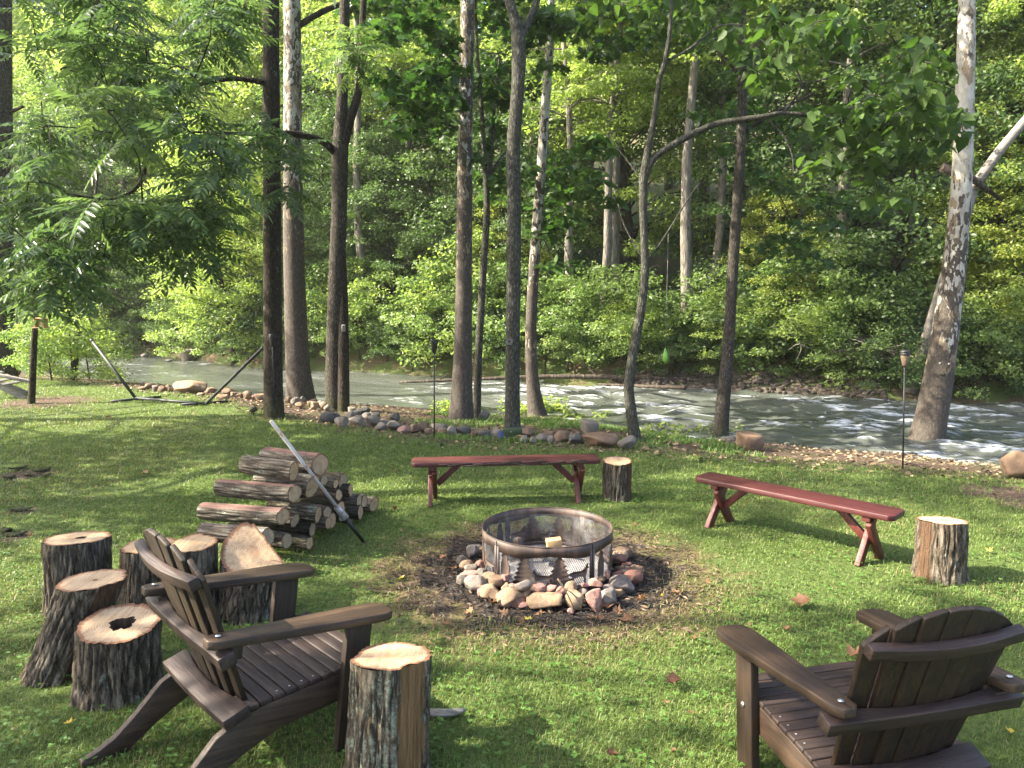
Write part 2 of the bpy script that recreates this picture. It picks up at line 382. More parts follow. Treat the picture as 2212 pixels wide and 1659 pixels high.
M['lf_walnut'] = leaf_mat('leaf_walnut', (.040, .072, .034), (.078, .122, .056), (.13, .18, .07), .48, .33)
M['lf_catalpa'] = leaf_mat('leaf_heart', (.028, .060, .012), (.052, .095, .020), (.085, .135, .032), .44, .6)
M['lf_maple'] = leaf_mat('leaf_maple', (.017, .046, .013), (.034, .075, .018), (.058, .108, .025), .40, .42)
M['lf_far_a'] = leaf_mat('leaf_far_bright', (.12, .17, .045), (.23, .295, .085), (.34, .40, .14), .52, .45)
M['lf_far_b'] = leaf_mat('leaf_far_mid', (.07, .12, .034), (.145, .21, .07), (.23, .295, .115), .5, .42)
M['lf_far_d'] = leaf_mat('leaf_far_dark', (.035, .068, .024), (.070, .115, .042), (.115, .165, .065), .45, .42)
M['lf_far_c'] = leaf_mat('leaf_far_yellow', (.13, .17, .030), (.21, .25, .055), (.30, .31, .085), .5, .45)
M['dry_leaf'] = leaf_mat('dry_leaf', (.085, .04, .02), (.17, .085, .042), (.26, .15, .08), .15, .7)
M['yellow_leaf'] = leaf_mat('yellow_leaf', (.40, .28, .03), (.5, .38, .05), (.5, .45, .1), .25, .6)
m, nt, b = new_mat('grass_blade')
ca = attr(nt, 'col').outputs['Color']
nt.links.new(ca, b.inputs['Base Color']); b.inputs['Roughness'].default_value = .5; b.inputs['Specular IOR Level'].default_value = .3
t = nd(nt, 'BsdfTranslucent', {'Color': mixc(nt, 1.0, ca, (1.4, 1.5, .8), 'MULTIPLY')})
nt.links.new(nd(nt, 'MixShader', {0: .35, 1: b.outputs[0], 2: t.outputs[0]}).outputs[0], nt.nodes['Material Output'].inputs[0])
M['grass'] = m

# ------------------------------------------------------------------ terrain
# lawn edge, near waterline and far waterline as curves Y(x)
LAWN = np.array([(-60, 30), (-30, 23), (-16, 19), (-11.4, 17.0), (-9.4, 16.4), (-7.6, 15.4), (-5.75, 14.2), (-3.85, 12.2), (-2.8, 11.1), (-1.98, 10.45), (-.95, 9.9),
                 (0, 9.75), (1.58, 9.35), (2.5, 9.1), (3.3, 8.8), (4.2, 8.45), (4.85, 8.2), (5.45, 7.85), (9, 5.6), (20, -2), (60, -25)])
NEAR = np.array([(-60, 35), (-30, 28), (-16, 23.5), (-12.45, 21.8), (-10, 20.5), (-7.64, 19.0), (-5.1, 17.2), (-3.08, 16.5), (-2, 16.0), (-.54, 15.3), (.9, 15.0),
                 (1.7, 14.0), (2.8, 13.0), (4.6, 12.2), (5.86, 11.6), (7.4, 10.6), (11, 8.6), (20, 2.5), (60, -18)])
FAR = np.array([(-60, 44), (-30, 36), (-22, 32.5), (-17, 29.9), (-14.5, 29.7), (-11.9, 28), (-8.2, 24.75), (-4.3, 23.4), (-.75, 22.2), (1.2, 21.1), (3.5, 19.8),
                (5.8, 19.3), (7.9, 18.75), (8.6, 17.8), (11.7, 17.2), (20, 13), (60, -4)])
WATER_Z = -0.6
yl = lambda x: np.interp(x, LAWN[:, 0], LAWN[:, 1])
yn = lambda x: np.interp(x, NEAR[:, 0], NEAR[:, 1])
yf = lambda x: np.interp(x, FAR[:, 0], FAR[:, 1])
def height(x, y):
    x, y = np.asarray(x, float), np.asarray(y, float)
    a, n, f = yl(x), yn(x), yf(x)
    lawn = .03*(fbm(x*.5, y*.5, 0, 3)-.5)
    t = np.clip((y-a)/(n-a), 0, 1.6)
    bank = np.where(t < 1, -.06-.5*t**1.35, -.56-.6*(t-1))+.10*(fbm(x*1.1, y*1.1, 3, 4)-.5)
    h = np.where(y < a, lawn, lawn*(1-np.clip(t*4, 0, 1))+bank*sstep(0, .12, t))
    h = np.maximum(h, -1.5)
    u = y-f
    far = -.62+.75*sstep(-.2, 1.3, u)+.22*np.maximum(u-.8, 0)+.13*np.maximum(u-6, 0)+.35*(fbm(x*.35, y*.35, 9, 4)-.5)*sstep(0, 4, u)+.10*(fbm(x*2.2, y*2.2, 4, 3)-.5)
    w = sstep(-.9, .0, u)
    return h*(1-w)+far*w
def hz(x, y): return float(height(x, y))
def ground_hit(px, py):                     # march the view through a photo point to the terrain
    r = ray(px, py); t = np.linspace(1.5, 60, 4000); p = EYE+r*t[:, None]
    k = np.argmax(p[:, 2] < height(p[:, 0], p[:, 1])); return p[k]

FIRE = P(1182, 1232)[:2]; FIRE = np.array([.246, 5.21])
def graded(a, b, lo, hi, fine, coarse):
    c = [a]
    while c[-1] < b:
        x = c[-1]; d = max(lo-x, x-hi, 0)
        c.append(x+min(coarse, fine+d*.07))
    return np.array(c)
gx = graded(-70, 70, -9, 9, .14, 2.5); gy = graded(-14, 110, .5, 24, .14, 2.5)
X, Y = np.meshgrid(gx, gy); Z = height(X, Y)
nx, ny = len(gx), len(gy)
idx = np.arange(nx*ny).reshape(ny, nx)
Qd = np.stack([idx[:-1, :-1], idx[:-1, 1:], idx[1:, 1:], idx[1:, :-1]], -1).reshape(-1, 4)
soil = sstep(-.35, .25, Y-yl(X)+.5*(fbm(X*1.6, Y*1.6, 5, 3)-.5))
farm = sstep(-.8, .2, Y-yf(X))
bare_spots = [(P(2185, 1068), .55), (P(60, 1025), .30), (P(45, 1105), .16), (P(30, 1160), .16), (P(100, 868), .9)]

m, nt, b = new_mat('ground')
geo = nd(nt, 'NewGeometry'); pos = geo.outputs['Position']
n1 = noise(nt, pos, 3.0, 6); n2 = noise(nt, pos, 28, 6, .7); n3 = noise(nt, pos, .6, 3)
grass_c = ramp(nt, n2, [(.3, (.030, .044, .012)), (.5, (.068, .098, .026)), (.7, (.11, .145, .042))])
soil_c = ramp(nt, n2, [(.3, (.030, .020, .014)), (.5, (.085, .058, .042)), (.72, (.19, .14, .105))])
litter_c = ramp(nt, n2, [(.3, (.03, .024, .016)), (.5, (.09, .068, .042)), (.72, (.18, .13, .085))])
fa = attr(nt, 'far').outputs['Fac']
green_far = ramp(nt, noise(nt, pos, 1.3, 6, .7), [(.42, 0.0), (.55, .8)])
far_c = mixc(nt, green_far, litter_c, (.07, .11, .03))
sa = ramp(nt, math_(nt, 'ADD', attr(nt, 'soil').outputs['Fac'], math_(nt, 'MULTIPLY', math_(nt, 'SUBTRACT', n1, .5), .9)), [(.4, 0.0), (.6, 1.0)])
col = mixc(nt, sa, grass_c, mixc(nt, ramp(nt, noise(nt, pos, 1.6, 5, .7), [(.48, 0.0), (.6, .7)]), soil_c, (.05, .07, .016)))
def spot(center, r0, r1, col_in, c_spot):
    d = nd(nt, 'VectorMath', {0: pos, 1: (center[0], center[1], 0)}, operation='DISTANCE').outputs['Value']
    d = math_(nt, 'ADD', d, math_(nt, 'MULTIPLY', math_(nt, 'SUBTRACT', noise(nt, pos, 4, 5, .65), .5), 1.3*r1))
    return mixc(nt, nd(nt, 'MapRange', {'Value': d, 'From Min': r0, 'From Max': r1, 'To Min': 1.0, 'To Max': 0.0}).outputs[0], col_in, c_spot)
straw_c = ramp(nt, n2, [(.3, (.04, .028, .017)), (.5, (.12, .085, .045)), (.72, (.22, .165, .09))])
char_c = ramp(nt, n2, [(.35, (.010, .009, .008)), (.55, (.035, .028, .024)), (.75, (.11, .085, .07))])
col = spot(FIRE, .95, 1.38, col, straw_c)
col = spot(FIRE, .82, 1.05, col, char_c)
for c, r in bare_spots: col = spot(c, r*.6, r*1.1, col, soil_c)
col = mixc(nt, fa, col, far_c)
nt.links.new(col, b.inputs['Base Color']); b.inputs['Roughness'].default_value = .95; b.inputs['Specular IOR Level'].default_value = .15
bump(nt, b, n2, .8, .03)
M['ground'] = m
g = put('ground', mk('ground', np.stack([X, Y, Z], -1).reshape(-1, 3), [Qd], m, {'soil': soil.ravel(), 'far': farm.ravel()}, True), kind='structure')
g['label'] = 'lawn with bare soil by the fire ring, river banks and wooded hillside'

# ------------------------------------------------------------------ river
FLOW = unit(np.array([.87, -.49])); CROSS = np.array([-FLOW[1], FLOW[0]])
u = np.arange(-34, 30, .10); v = np.arange(-11, 10, .085)
U, V_ = np.meshgrid(u, v)
WX, WY = U*FLOW[0]+V_*CROSS[0]+0, U*FLOW[1]+V_*CROSS[1]+18.0
ins = (WY > yn(WX)-1.2) & (WY < yf(WX)+.9)
rap = sstep(-4, 2.5, WX)*.80+.20+.25*sstep(0, 1, fbm(WX*.25, WY*.25, 2, 2)*2-1.1)
w1 = fbm(U*.55, V_*1.5, 1.0, 4)-.5; w2 = fbm(U*1.9, V_*3.6, 7.0, 3)-.5; w3 = 1-np.abs(2*fbm(U*.8+w1*2, V_*2.2, 4, 3)-1)
WZ = WATER_Z+rap*(.17*w1+.13*w2+.10*(w3-.75))+.016*w2
crest = (w3-.80)*4.2+w2*1.7+w1*1.3
brk = fbm(U*1.5, V_*2.4, 11, 3); foam = sstep(.42, .95, crest+1.6*(brk-.5))*rap*sstep(.42, .60, fbm(U*.45+3, V_*.75, 6, 3)+.06*rap)
foam = np.clip(foam*1.25, 0, 1)
inx = np.arange(U.size).reshape(U.shape)
Qw = np.stack([inx[:-1, :-1], inx[:-1, 1:], inx[1:, 1:], inx[1:, :-1]], -1).reshape(-1, 4)
Qw = Qw[ins.ravel()[Qw].all(1)]
used = np.unique(Qw); remap = np.full(U.size, -1); remap[used] = np.arange(len(used))
WV = np.stack([WX, WY, WZ], -1).reshape(-1, 3)[used]
m, nt, b = new_mat('river_water')
pos = nd(nt, 'NewGeometry').outputs['Position']
pf = nd(nt, 'Mapping', {'Vector': nd(nt, 'Mapping', {'Vector': pos, 'Rotation': (0, 0, math.atan2(.49, .87))}).outputs[0], 'Scale': (.45, 1.5, 1)}).outputs[0]
n1 = noise(nt, pf, 3.2, 5, .6, .6); n2 = noise(nt, pf, 11, 4, .6, .5)
base = ramp(nt, noise(nt, pf, .35, 3), [(.35, (.052, .060, .050)), (.65, (.082, .090, .080))])  # grey tint puts the sky's reflection into the water colour
fm = math_(nt, 'MULTIPLY', attr(nt, 'foam').outputs['Fac'], ramp(nt, n2, [(.42, .0), (.58, 1.0)]))
fm2 = math_(nt, 'MULTIPLY', attr(nt, 'rap').outputs['Fac'], ramp(nt, noise(nt, pf, 4.5, 6, .7, 1.0), [(.62, 0.0), (.69, .65)]))
fm = math_(nt, 'MAXIMUM', fm, fm2)
nt.links.new(mixc(nt, fm, base, (.58, .61, .66)), b.inputs['Base Color'])
nt.links.new(ramp(nt, fm, [(0, .09), (.6, .7)]), b.inputs['Roughness'])
b.inputs['IOR'].default_value = 1.33; b.inputs['Specular IOR Level'].default_value = .5
bump(nt, b, math_(nt, 'ADD', n1, math_(nt, 'MULTIPLY', n2, .4)), .55, .05)
put('river', mk('river', WV, [remap[Qw]], m, {'foam': foam.ravel()[used], 'rap': rap.ravel()[used]}, True), kind='structure')['label'] = 'shallow green brown river with white water rapids'

# ------------------------------------------------------------------ leaves and trees
def place(tV, tF, pos, ex, ez, scale):
    """copies of a template at pos with x axis ex and z axis about ez"""
    ex = unit(ex); ez = unit(ez-ex*(ez*ex).sum(1, keepdims=True)); ey = np.cross(ez, ex)
    s = np.asarray(scale, float).reshape(-1, 1, 1)
    V = pos[:, None]+s*(tV[None, :, 0:1]*ex[:, None]+tV[None, :, 1:2]*ey[:, None]+tV[None, :, 2:3]*ez[:, None])
    k = len(tV); off = (np.arange(len(pos))*k)[:, None, None]
    return V.reshape(-1, 3), [(np.asarray(f)[None]+off).reshape(-1, np.asarray(f).shape[1]) for f in tF]
LEAF4 = (np.array([(0, 0, 0), (.45, .30, .06), (1, 0, -.06), (.45, -.30, .06)]), [[(0, 3, 2), (0, 2, 1)]])
OVAL = (np.array([(0, 0, 0), (.28, .26, .05), (.68, .20, .03), (1, 0, -.06), (.68, -.20, .03), (.28, -.26, .05)]), [[(0, 3, 2, 1), (0, 5, 4, 3)]])
HEART = (np.array([(0, 0, 0), (-.08, .22, .03), (.15, .42, .05), (.55, .33, .0), (1.05, 0, -.18), (.55, -.33, .0), (.15, -.42, .05), (-.08, -.22, .03), (.5, 0, -.05)]),
         [[(0, 8, 2, 1), (8, 4, 3, 2), (0, 7, 6, 8), (8, 6, 5, 4)]])
_mp = [(0, 0), (-.12, .30), (.12, .24), (.16, .56), (.34, .34), (.62, .46), (.62, .16), (1.0, 0), (.62, -.16), (.62, -.46), (.34, -.34), (.16, -.56), (.12, -.24), (-.12, -.30)]
MAPLE = (np.array([(x, y, .08*abs(y)-.10*x*x) for x, y in _mp]+[(.3, 0, -.02)]), [[(i, (i+1) % 14, 14) for i in range(14)][::1]])
def rand_leaf_axes(n, up=.8, droop=.25, r=rng, wild=.55):
    a = r.random(n)*2*math.pi
    ex = np.stack([np.cos(a), np.sin(a), -droop+.35*r.standard_normal(n)], 1)
    ez = np.stack([wild*r.standard_normal(n), wild*r.standard_normal(n), np.full(n, up)], 1)
    return ex, ez
def frond_template(n=8, seed=0):
    r = np.random.default_rng(seed); V = []; Q = []; k = 0
    L = 1.0; ts = np.linspace(.16, 1, n); drop = lambda t: -.22*t*t
    for t in ts:
        for s in ((1, -1) if t < 1 else (0,)):
            a = (1.15-.35*t)*s if s else 0; ln = .27*(1-.35*abs(t-.5))*(.9+.2*r.random())
            d = np.array([math.cos(a), math.sin(a), -.30-.15*r.random()]); d /= np.linalg.norm(d)
            z = np.array([0, 0, 1.])+.25*r.standard_normal(3); z -= d*d.dot(z); z /= np.linalg.norm(z); y = np.cross(z, d)
            o = OVAL[0]*[ln, ln*.62, ln]; base = np.array([t, 0, drop(t)])
            V.append(base+o[:, :1]*d+o[:, 1:2]*y+o[:, 2:3]*z); Q += [[k+i for i in f] for f in OVAL[1][0]]; k += 6
    for t0, t1 in zip(np.linspace(0, .9, 6), np.linspace(.18, 1, 6)):
        V.append([(t0, -.006, drop(t0)), (t0, .006, drop(t0)), (t1, .005, drop(t1)), (t1, -.005, drop(t1))]); Q.append([k, k+1, k+2, k+3]); k += 4
    return np.concatenate([np.asarray(v, float) for v in V]), [Q]
FRONDS = [frond_template(8, 1), frond_template(7, 2), frond_template(9, 3)]

def leaf_mesh(name, groups, mat):
    """groups: list of (template, pos, ex, ez, scale, tint)"""
    Vs, T, Q, ti, n = [], [], [], [], 0
    for tp, pos, ex, ez, sc, tint in groups:
        if not len(pos): continue
        V, Fs = place(tp[0], tp[1], pos, ex, ez, sc)
        for f in Fs: (T if f.shape[1] == 3 else Q).append(f+n)
        Vs.append(V); ti.append(np.repeat(tint, len(tp[0]))); n += len(V)
    return mk(name, np.concatenate(Vs), ([np.concatenate(T)] if T else [])+([np.concatenate(Q)] if Q else []), mat, {'tint': np.clip(np.concatenate(ti), 0, 1)})
def spray_points(c, n, rad, flat=.28, r=rng):
    d = unit(r.standard_normal((n, 3)))*(r.random((n, 1))**.45)*rad
    d[:, 2] *= flat; return c+d
def clump_leaves(cs, per, rad, size, tp=LEAF4, r=rng, flat=.28, droop=.25, base=.5, wild=.55):
    cs = np.asarray(cs, float); N = len(cs)*per
    rr = np.broadcast_to(np.asarray(rad, float), (len(cs),))
    d = unit(r.standard_normal((N, 3)))*(r.random((N, 1))**.45)
    d[:, 2] *= flat
    off = d*np.repeat(rr, per)[:, None]
    off[:, 2] -= .22*(off[:, 0]**2+off[:, 1]**2)/np.repeat(np.maximum(rr, .1), per)
    pos = np.repeat(cs, per, 0)+off
    ex, ez = rand_leaf_axes(N, droop=droop, r=r, wild=wild)
    ex = ex+np.concatenate([unit(off[:, :2])*.8, np.zeros((N, 1))], 1)
    tint = np.repeat(base+.16*r.standard_normal(len(cs)), per)+.14*r.standard_normal(N)
    return (tp, pos, ex, ez, size*(.7+.6*r.random(N)), tint)
def limb(bb, p0, p1, r0, r1, bend=.15, k=6, n=7, r=rng):
    p0, p1 = np.asarray(p0, float), np.asarray(p1, float); L = np.linalg.norm(p1-p0)
    mid = (p0+p1)/2+r.standard_normal(3)*L*bend*.5+np.array([0, 0, L*bend*.6])
    pts = spline([p0, mid, p1], n)
    bb.tube(pts, np.linspace(r0, r1, n), k); return pts

# --- prototypes of the wooded far bank
def forest_proto(seed, H, R, z0, ncl, per, size, mat, bark, trunk_r, name, lay=.48, crest=.18):
    r = np.random.default_rng(seed)
    bb = B(); zz = np.linspace(-.6, H*.9, 9); lean = r.standard_normal(2)*.05
    pts = np.stack([zz*lean[0]+.10*np.sin(zz*.7+seed), zz*lean[1]+.10*np.cos(zz*.6), zz], 1)
    bb.tube(pts, trunk_r*np.linspace(1.15, .25, 9), 9)
    cs, rad = [], []
    for i in range(ncl):
        t = r.random()**.85; z = z0+(H-z0)*t
        env = R*math.sin(math.pi*min(.97, crest+(.98-crest)*t))**.7
        a = r.random()*2*math.pi; q = env*(.35+.65*r.random()**.6)
        c = np.array([np.interp(z, zz, pts[:, 0])+q*math.cos(a), np.interp(z, zz, pts[:, 1])+q*math.sin(a), z+r.normal()*.2])
        cs.append(c); rad.append((.45+.55*r.random())*R/3.2)
        if i % 3 == 0:
            zb = max(z-q*.35, z0*.7); pb = np.array([np.interp(zb, zz, pts[:, 0]), np.interp(zb, zz, pts[:, 1]), zb])
            limb(bb, pb, c, trunk_r*.28*(1-.6*t), .012, r=r, k=5, n=5)
    lm = leaf_mesh(name+'_crown', [clump_leaves(cs, per, rad, size, r=r, flat=lay, wild=1.0, droop=.4)], M[mat])
    return bb.mesh(name+'_trunk', M[bark], True), lm
M['bark_pale'] = bark_mat('bark_pale', (.07, .065, .055), (.20, .185, .16), (.36, .34, .30), sc=20)
PR = [forest_proto(101, 12, 3.3, 2.2, 180, 160, .125, 'lf_far_a', 'bark_brown', .17, 'a'),
      forest_proto(102, 13, 3.0, 3.4, 160, 160, .12, 'lf_far_b', 'bark_pale', .17, 'b'),
      forest_proto(103, 10, 3.6, 1.0, 180, 160, .118, 'lf_far_d', 'bark_brown', .13, 'c', .32),
      forest_proto(104, 9, 3.0, .8, 150, 160, .12, 'lf_far_c', 'bark_grey', .11, 'd', .34),
      forest_proto(105, 15, 3.4, 5.0, 175, 160, .128, 'lf_far_a', 'bark_pale', .2, 'e'),
      forest_proto(106, 17, 2.4, 8.0, 100, 150, .13, 'lf_far_a', 'bark_pale', .15, 'f')]
SH = [forest_proto(111, 2.6, 1.9, .1, 55, 100, .10, 'lf_far_b', 'bark_brown', .04, 's'),
      forest_proto(112, 3.4, 2.2, .1, 62, 100, .105, 'lf_far_a', 'bark_brown', .05, 't'),
      forest_proto(113, 1.8, 1.6, .0, 46, 100, .095, 'lf_far_d', 'bark_brown', .03, 'w')]
def where_far(x, y, off):
    px = CX+FPX*x/max(y, 1)
    for lim, t in ((0, 'beyond the left edge'), (160, 'behind the bird feeder trunk'), (330, 'over the hammock stand'), (560, 'left of the dark straight trunk'), (740, 'behind the forked tree'), (870, 'right of the forked tree'), (985, 'left of the mottled sycamore'), (1110, 'behind the mottled sycamore'), (1230, 'behind the furrowed grey tree'), (1370, 'left of the crooked slender tree'), (1460, 'behind the crooked slender tree'), (1560, 'left of the straight grey trunk'), (1720, 'right of the straight grey trunk'), (1880, 'behind the heart leaved limb'), (2040, 'left of the leaning sycamore'), (2140, 'behind the leaning sycamore'), (9e9, 'right of the leaning sycamore')):
        if px < lim: break
    r = 'at the waterline' if off < 3 else 'second from the water' if off < 6 else 'inside the wood' if off < 11 else 'up the slope' if off < 18 else 'high on the slope'
    return r+' '+t
FT_LABEL = ['bright green broadleaf tree', 'slender grey trunked green tree', 'low spreading layered tree', 'small yellow green tree', 'tall grey trunked tree', 'pale slender tree']
FS_LABEL = ['rounded mid green bush', 'tall bright green bush', 'low dense bush']
def far_plant(protos, labels, k, x, y, s, rz, name, cat, group):
    lift = .35*sstep(-9, -5, x) if name == 'bush' and y-float(yf(x)) < .7 and y > 9 and x < 9 else 0
    o = empty(name, (x, y, hz(x, y)-.05+lift), labels[k]+' '+where_far(x, y, y-float(yf(x))) if len(labels[k]) < 35 and y > 9 else labels[k], cat, group, rz); o.scale = (s*(.9+.2*rng.random()), s*(.9+.2*rng.random()), s)
    put('trunk' if cat == 'tree' else 'stem', protos[k][0], o); put('crown' if cat == 'tree' else 'foliage', protos[k][1], o, kind='stuff')
    return o
rows = [(1.6, 3.1, (2, 2, 2, 0), .62, .85), (4.5, 3.2, (0, 1, 2, 0), .85, 1.1), (8.5, 3.6, (0, 1, 4, 0), 1.0, 1.3), (14, 4.4, (0, 4, 1, 0), 1.15, 1.45), (22, 8.0, (4, 0, 1), 1.2, 1.5)]
for off, dx, ks, s0, s1 in rows:
    x = -25-off*.8
    while x < 16+off*.7:
        xx = x+rng.normal()*.7; yy = float(yf(xx))+off+rng.normal()*.9
        k = ks[rng.integers(len(ks))]
        if (off < 3 and 3.0 < xx < 8.2) or (off < 7 and xx > 1 and rng.random() < .35): x += dx; continue
        far_plant(PR, FT_LABEL, k, xx, yy, s0+(s1-s0)*rng.random(), rng.random()*6.28, 'forest_tree', 'tree', 'trees of the wooded far bank')
        x += dx*(.8+.4*rng.random())
def far_xy(px, off):                        # a spot behind the far waterline on the line of sight px
    k = (px-CX)/FPX/math.cos(PITCH)*1.01; y = 20.0
    for _ in range(30): y = float(yf(k*y))+off
    return k*y, y
for px, off, sc in ((795, 1.6, 1.0), (880, 3.4, .9), (1240, 1.0, .8), (1292, 1.3, .85), (1330, 2.6, 1.0), (1468, 1.5, .95), (1530, 2.8, .9), (1772, 1.6, .9), (1700, 3.2, 1.0), (2130, 3.0, 1.1), (2166, 2.2, .95), (2192, 3.2, 1.0), (2208, 2.0, .9), (300, 3.0, 1.0), (480, 2.4, 1.0)):
    x, y = far_xy(px, off); far_plant(PR, FT_LABEL, 5, x, y, sc, rng.random()*6.28, 'forest_tree', 'tree', 'trees of the wooded far bank')
for px, off, sc in ((2170, 2.2, .62), (2215, 2.6, .7), (1085, 2.0, .55), (1680, 1.8, .5), (560, 2.0, .6)):
    x, y = far_xy(px, off); far_plant(PR, FT_LABEL, 3, x, y, sc, rng.random()*6.28, 'forest_tree', 'tree', 'trees of the wooded far bank')
x = -23.5
while x < 15:                               # a low fringe hanging over the water
    if not 4.2 < x < 7.6: far_plant(SH, FS_LABEL, 2 if rng.random() < .6 else 0, x, float(yf(x))+.15+.4*rng.random(), .5+.35*rng.random(), rng.random()*6.28, 'bush', 'bush', 'bushes along the far waterline')
    x += 1.25*(.7+.6*rng.random())
for k in range(16):                          # undergrowth on the shaded slope above the cobbles
    x = 3.2+5.2*k/15+.2*rng.normal(); far_plant(SH, FS_LABEL, k % 3, x, float(yf(x))+(.75 if k % 2 else 1.5)+.3*rng.random(), .40+.3*rng.random(), rng.random()*6.28, 'bush', 'bush', 'bushes along the far waterline')
x = -24.0
while x < 15:
    xx = x+rng.normal()*.3; k = int(rng.integers(3))
    if 3.4 < xx < 8.2: yy = float(yf(xx))+1.15+rng.random()*.8
    else: yy = float(yf(xx))+.5+rng.random()*1.0
    far_plant(SH, FS_LABEL, k, xx, yy, .65+.5*rng.random(), rng.random()*6.28, 'bush', 'bush', 'bushes along the far waterline')
    x += 1.0*(.8+.5*rng.random())

# --- trees of the near bank: trunk traced at its own distance, real girth, crown above
LIT = [(P(60, 1260), .42), (P(55, 1370), .3), (P(1180, 1300), .62), (P(1010, 1250), .4), (P(1560, 1250), .55), (P(1640, 1320), .5), (P(1760, 1260), .45), (P(800, 1030), .5), (P(500, 1020), .4), (P(1425, 1010), .35),
       (P(1500, 1165), .4), (P(150, 838), 1.1), (P(330, 862), 1.2), (P(250, 905), .9), (P(60, 925), 1.0), (P(480, 830), .9), (P(1700, 975), .5), (P(1080, 1440), .33), (P(1010, 1480), .25), (P(1900, 1130), .4), (P(2010, 1190), .4),
       (P(1300, 1050), .35), (P(700, 940), .5), (P(930, 1040), .35), (P(1400, 1500), .35), (P(600, 870), .6), (P(1090, 1290), .4), (P(560, 1190), .28), (P(190, 1170), .25), (P(120, 1420), .22)]
LITC = np.array([[c[0], c[1]] for c, _ in LIT]); LITR = np.array([r for _, r in LIT])
def shade_ok(cs, pad=.45):
    """keeps the clumps whose shade misses the sunlit gaps of the lawn"""
    cs = np.asarray(cs); g = cs[:, :2]-SUN_DIR[:2]*(cs[:, 2:3]/SUN_DIR[2])
    d = np.linalg.norm(g[:, None]-LITC[None], axis=2)
    return (d > LITR+pad*.8).all(1)
def in_view(cs):
    d = cs-EYE; z = d@FW; return (z > .5) & (np.abs(d@RT/z*FPX) < CX*1.02) & (np.abs(d@DN/z*FPX) < CY*1.03)
def crown_above(bb, top, R, H, n, size, tp, per=60, rad=.75, hollow=0.0, keep_view=False):
    top = np.asarray(top, float); cs = []
    for i in range(n):
        t = rng.random(); a = rng.random()*2*math.pi; q = R*(.25+.75*rng.random()**.6)*math.sin(math.pi*(.15+.75*t))**.6
        cs.append(top+np.array([q*math.cos(a), q*math.sin(a), H*(t-.15)]))
    cs = np.array(cs)
    ok = shade_ok(cs)
    if not keep_view: ok &= ~in_view(cs-[0, 0, .9])
    cs = cs[ok]
    for c in cs[::5]: limb(bb, top+np.array([0, 0, rng.random()*.6*max(c[2]-top[2], 0)]), c, .05, .012, k=5, n=5)
    return [clump_leaves(cs, per, rad, size, tp)] if len(cs) else []
def trunk_tube(bb, px, Y, k=14, base_flare=1.0, ext=None, n=26):
    """px: list of (px, py, width px) from base up"""
    pts, rad = [], []
    for x, y, w in px:
        p = PD(x, y, Y); pts.append(p); rad.append(w/2*np.dot(p-EYE, FW)/FPX)
    if ext:
        for dx, dz, rr in ext: pts.append(pts[-1]+np.array([dx, 0, dz])); rad.append(rr)
    q = spline(np.concatenate([np.array(pts), np.array(rad)[:, None]], 1), n)
    wob = 1+.09*(fbm(q[:, 2]*1.3, q[:, 0], Y, 3)-.5)
    bb.tube(q[:, :3], np.maximum(q[:, 3]*wob, .008), k)
    return q[:, :3], q[:, 3]
def rough_trunk(V, amp, sc):
    return V
def near_tree(name, label, px, dz=None, bark='bark_dark', cat='tree', Y=None, ext=((0, 2.5, .1), (0, 3, .04)), limbs=(), crown=None, group='trees along the near river bank', leaf='lf_maple', foliage=None, extra=None):
    base = ground_hit(px[0][0], px[0][1]) if Y is None else np.array([PD(px[0][0], px[0][1], Y)[0], Y, 0])
    Yb = base[1]; org = np.array([base[0], Yb, hz(base[0], Yb)-.08])
    bb = B(); w0 = px[0]
    w1 = px[1]; px = [(w0[0], w0[1]+14, w0[2]*1.55), (w0[0], w0[1]-2, w0[2]*1.06), (w0[0]+(w1[0]-w0[0])*.25, w0[1]+(w1[1]-w0[1])*.25, w0[2]*.75+w1[2]*.25)]+list(px[1:])
    q, r_ = trunk_tube(bb, px, Yb, ext=ext)
    root = empty(name, tuple(org), label, cat, group)
    lb = B(); arms = []
    for L in limbs:                          # limbs: list of (px,py,width,dY)
        pts = [PD(x, y, Yb+dy) for x, y, w, dy in L]; rad = [w/2*np.dot(p-EYE, FW)/FPX for p, (x, y, w, dy) in zip(pts, L)]
        q_ = spline(np.concatenate([np.array(pts), np.array(rad)[:, None]], 1), max(6, 4*len(L)))
        arms.append(B().tube(q_[:, :3], np.maximum(q_[:, 3], .006), 8))
    gs = []
    if crown: gs += crown_above(lb, q[-4], *crown)
    if foliage: gs += foliage(lb, Yb)
    def local(b_): 
        b_.V = [v_-org for v_ in b_.V]; return b_
    local(bb).put('trunk', M[bark], root, True)
    bl = M['bark_grey'] if bark == 'bark_grey' else M['bark_dark']
    for a_ in arms: local(a_).put('limb', bl, root, True)
    if lb.n: local(lb).put('twigs', bl, root, True)['kind'] = 'stuff'
    if gs:
        gs = [(t, p-org, ex, ez, s, ti) for t, p, ex, ez, s, ti in gs]
        put('crown', leaf_mesh('crown', gs, M[leaf]), root, kind='stuff')
    return root, q, r_

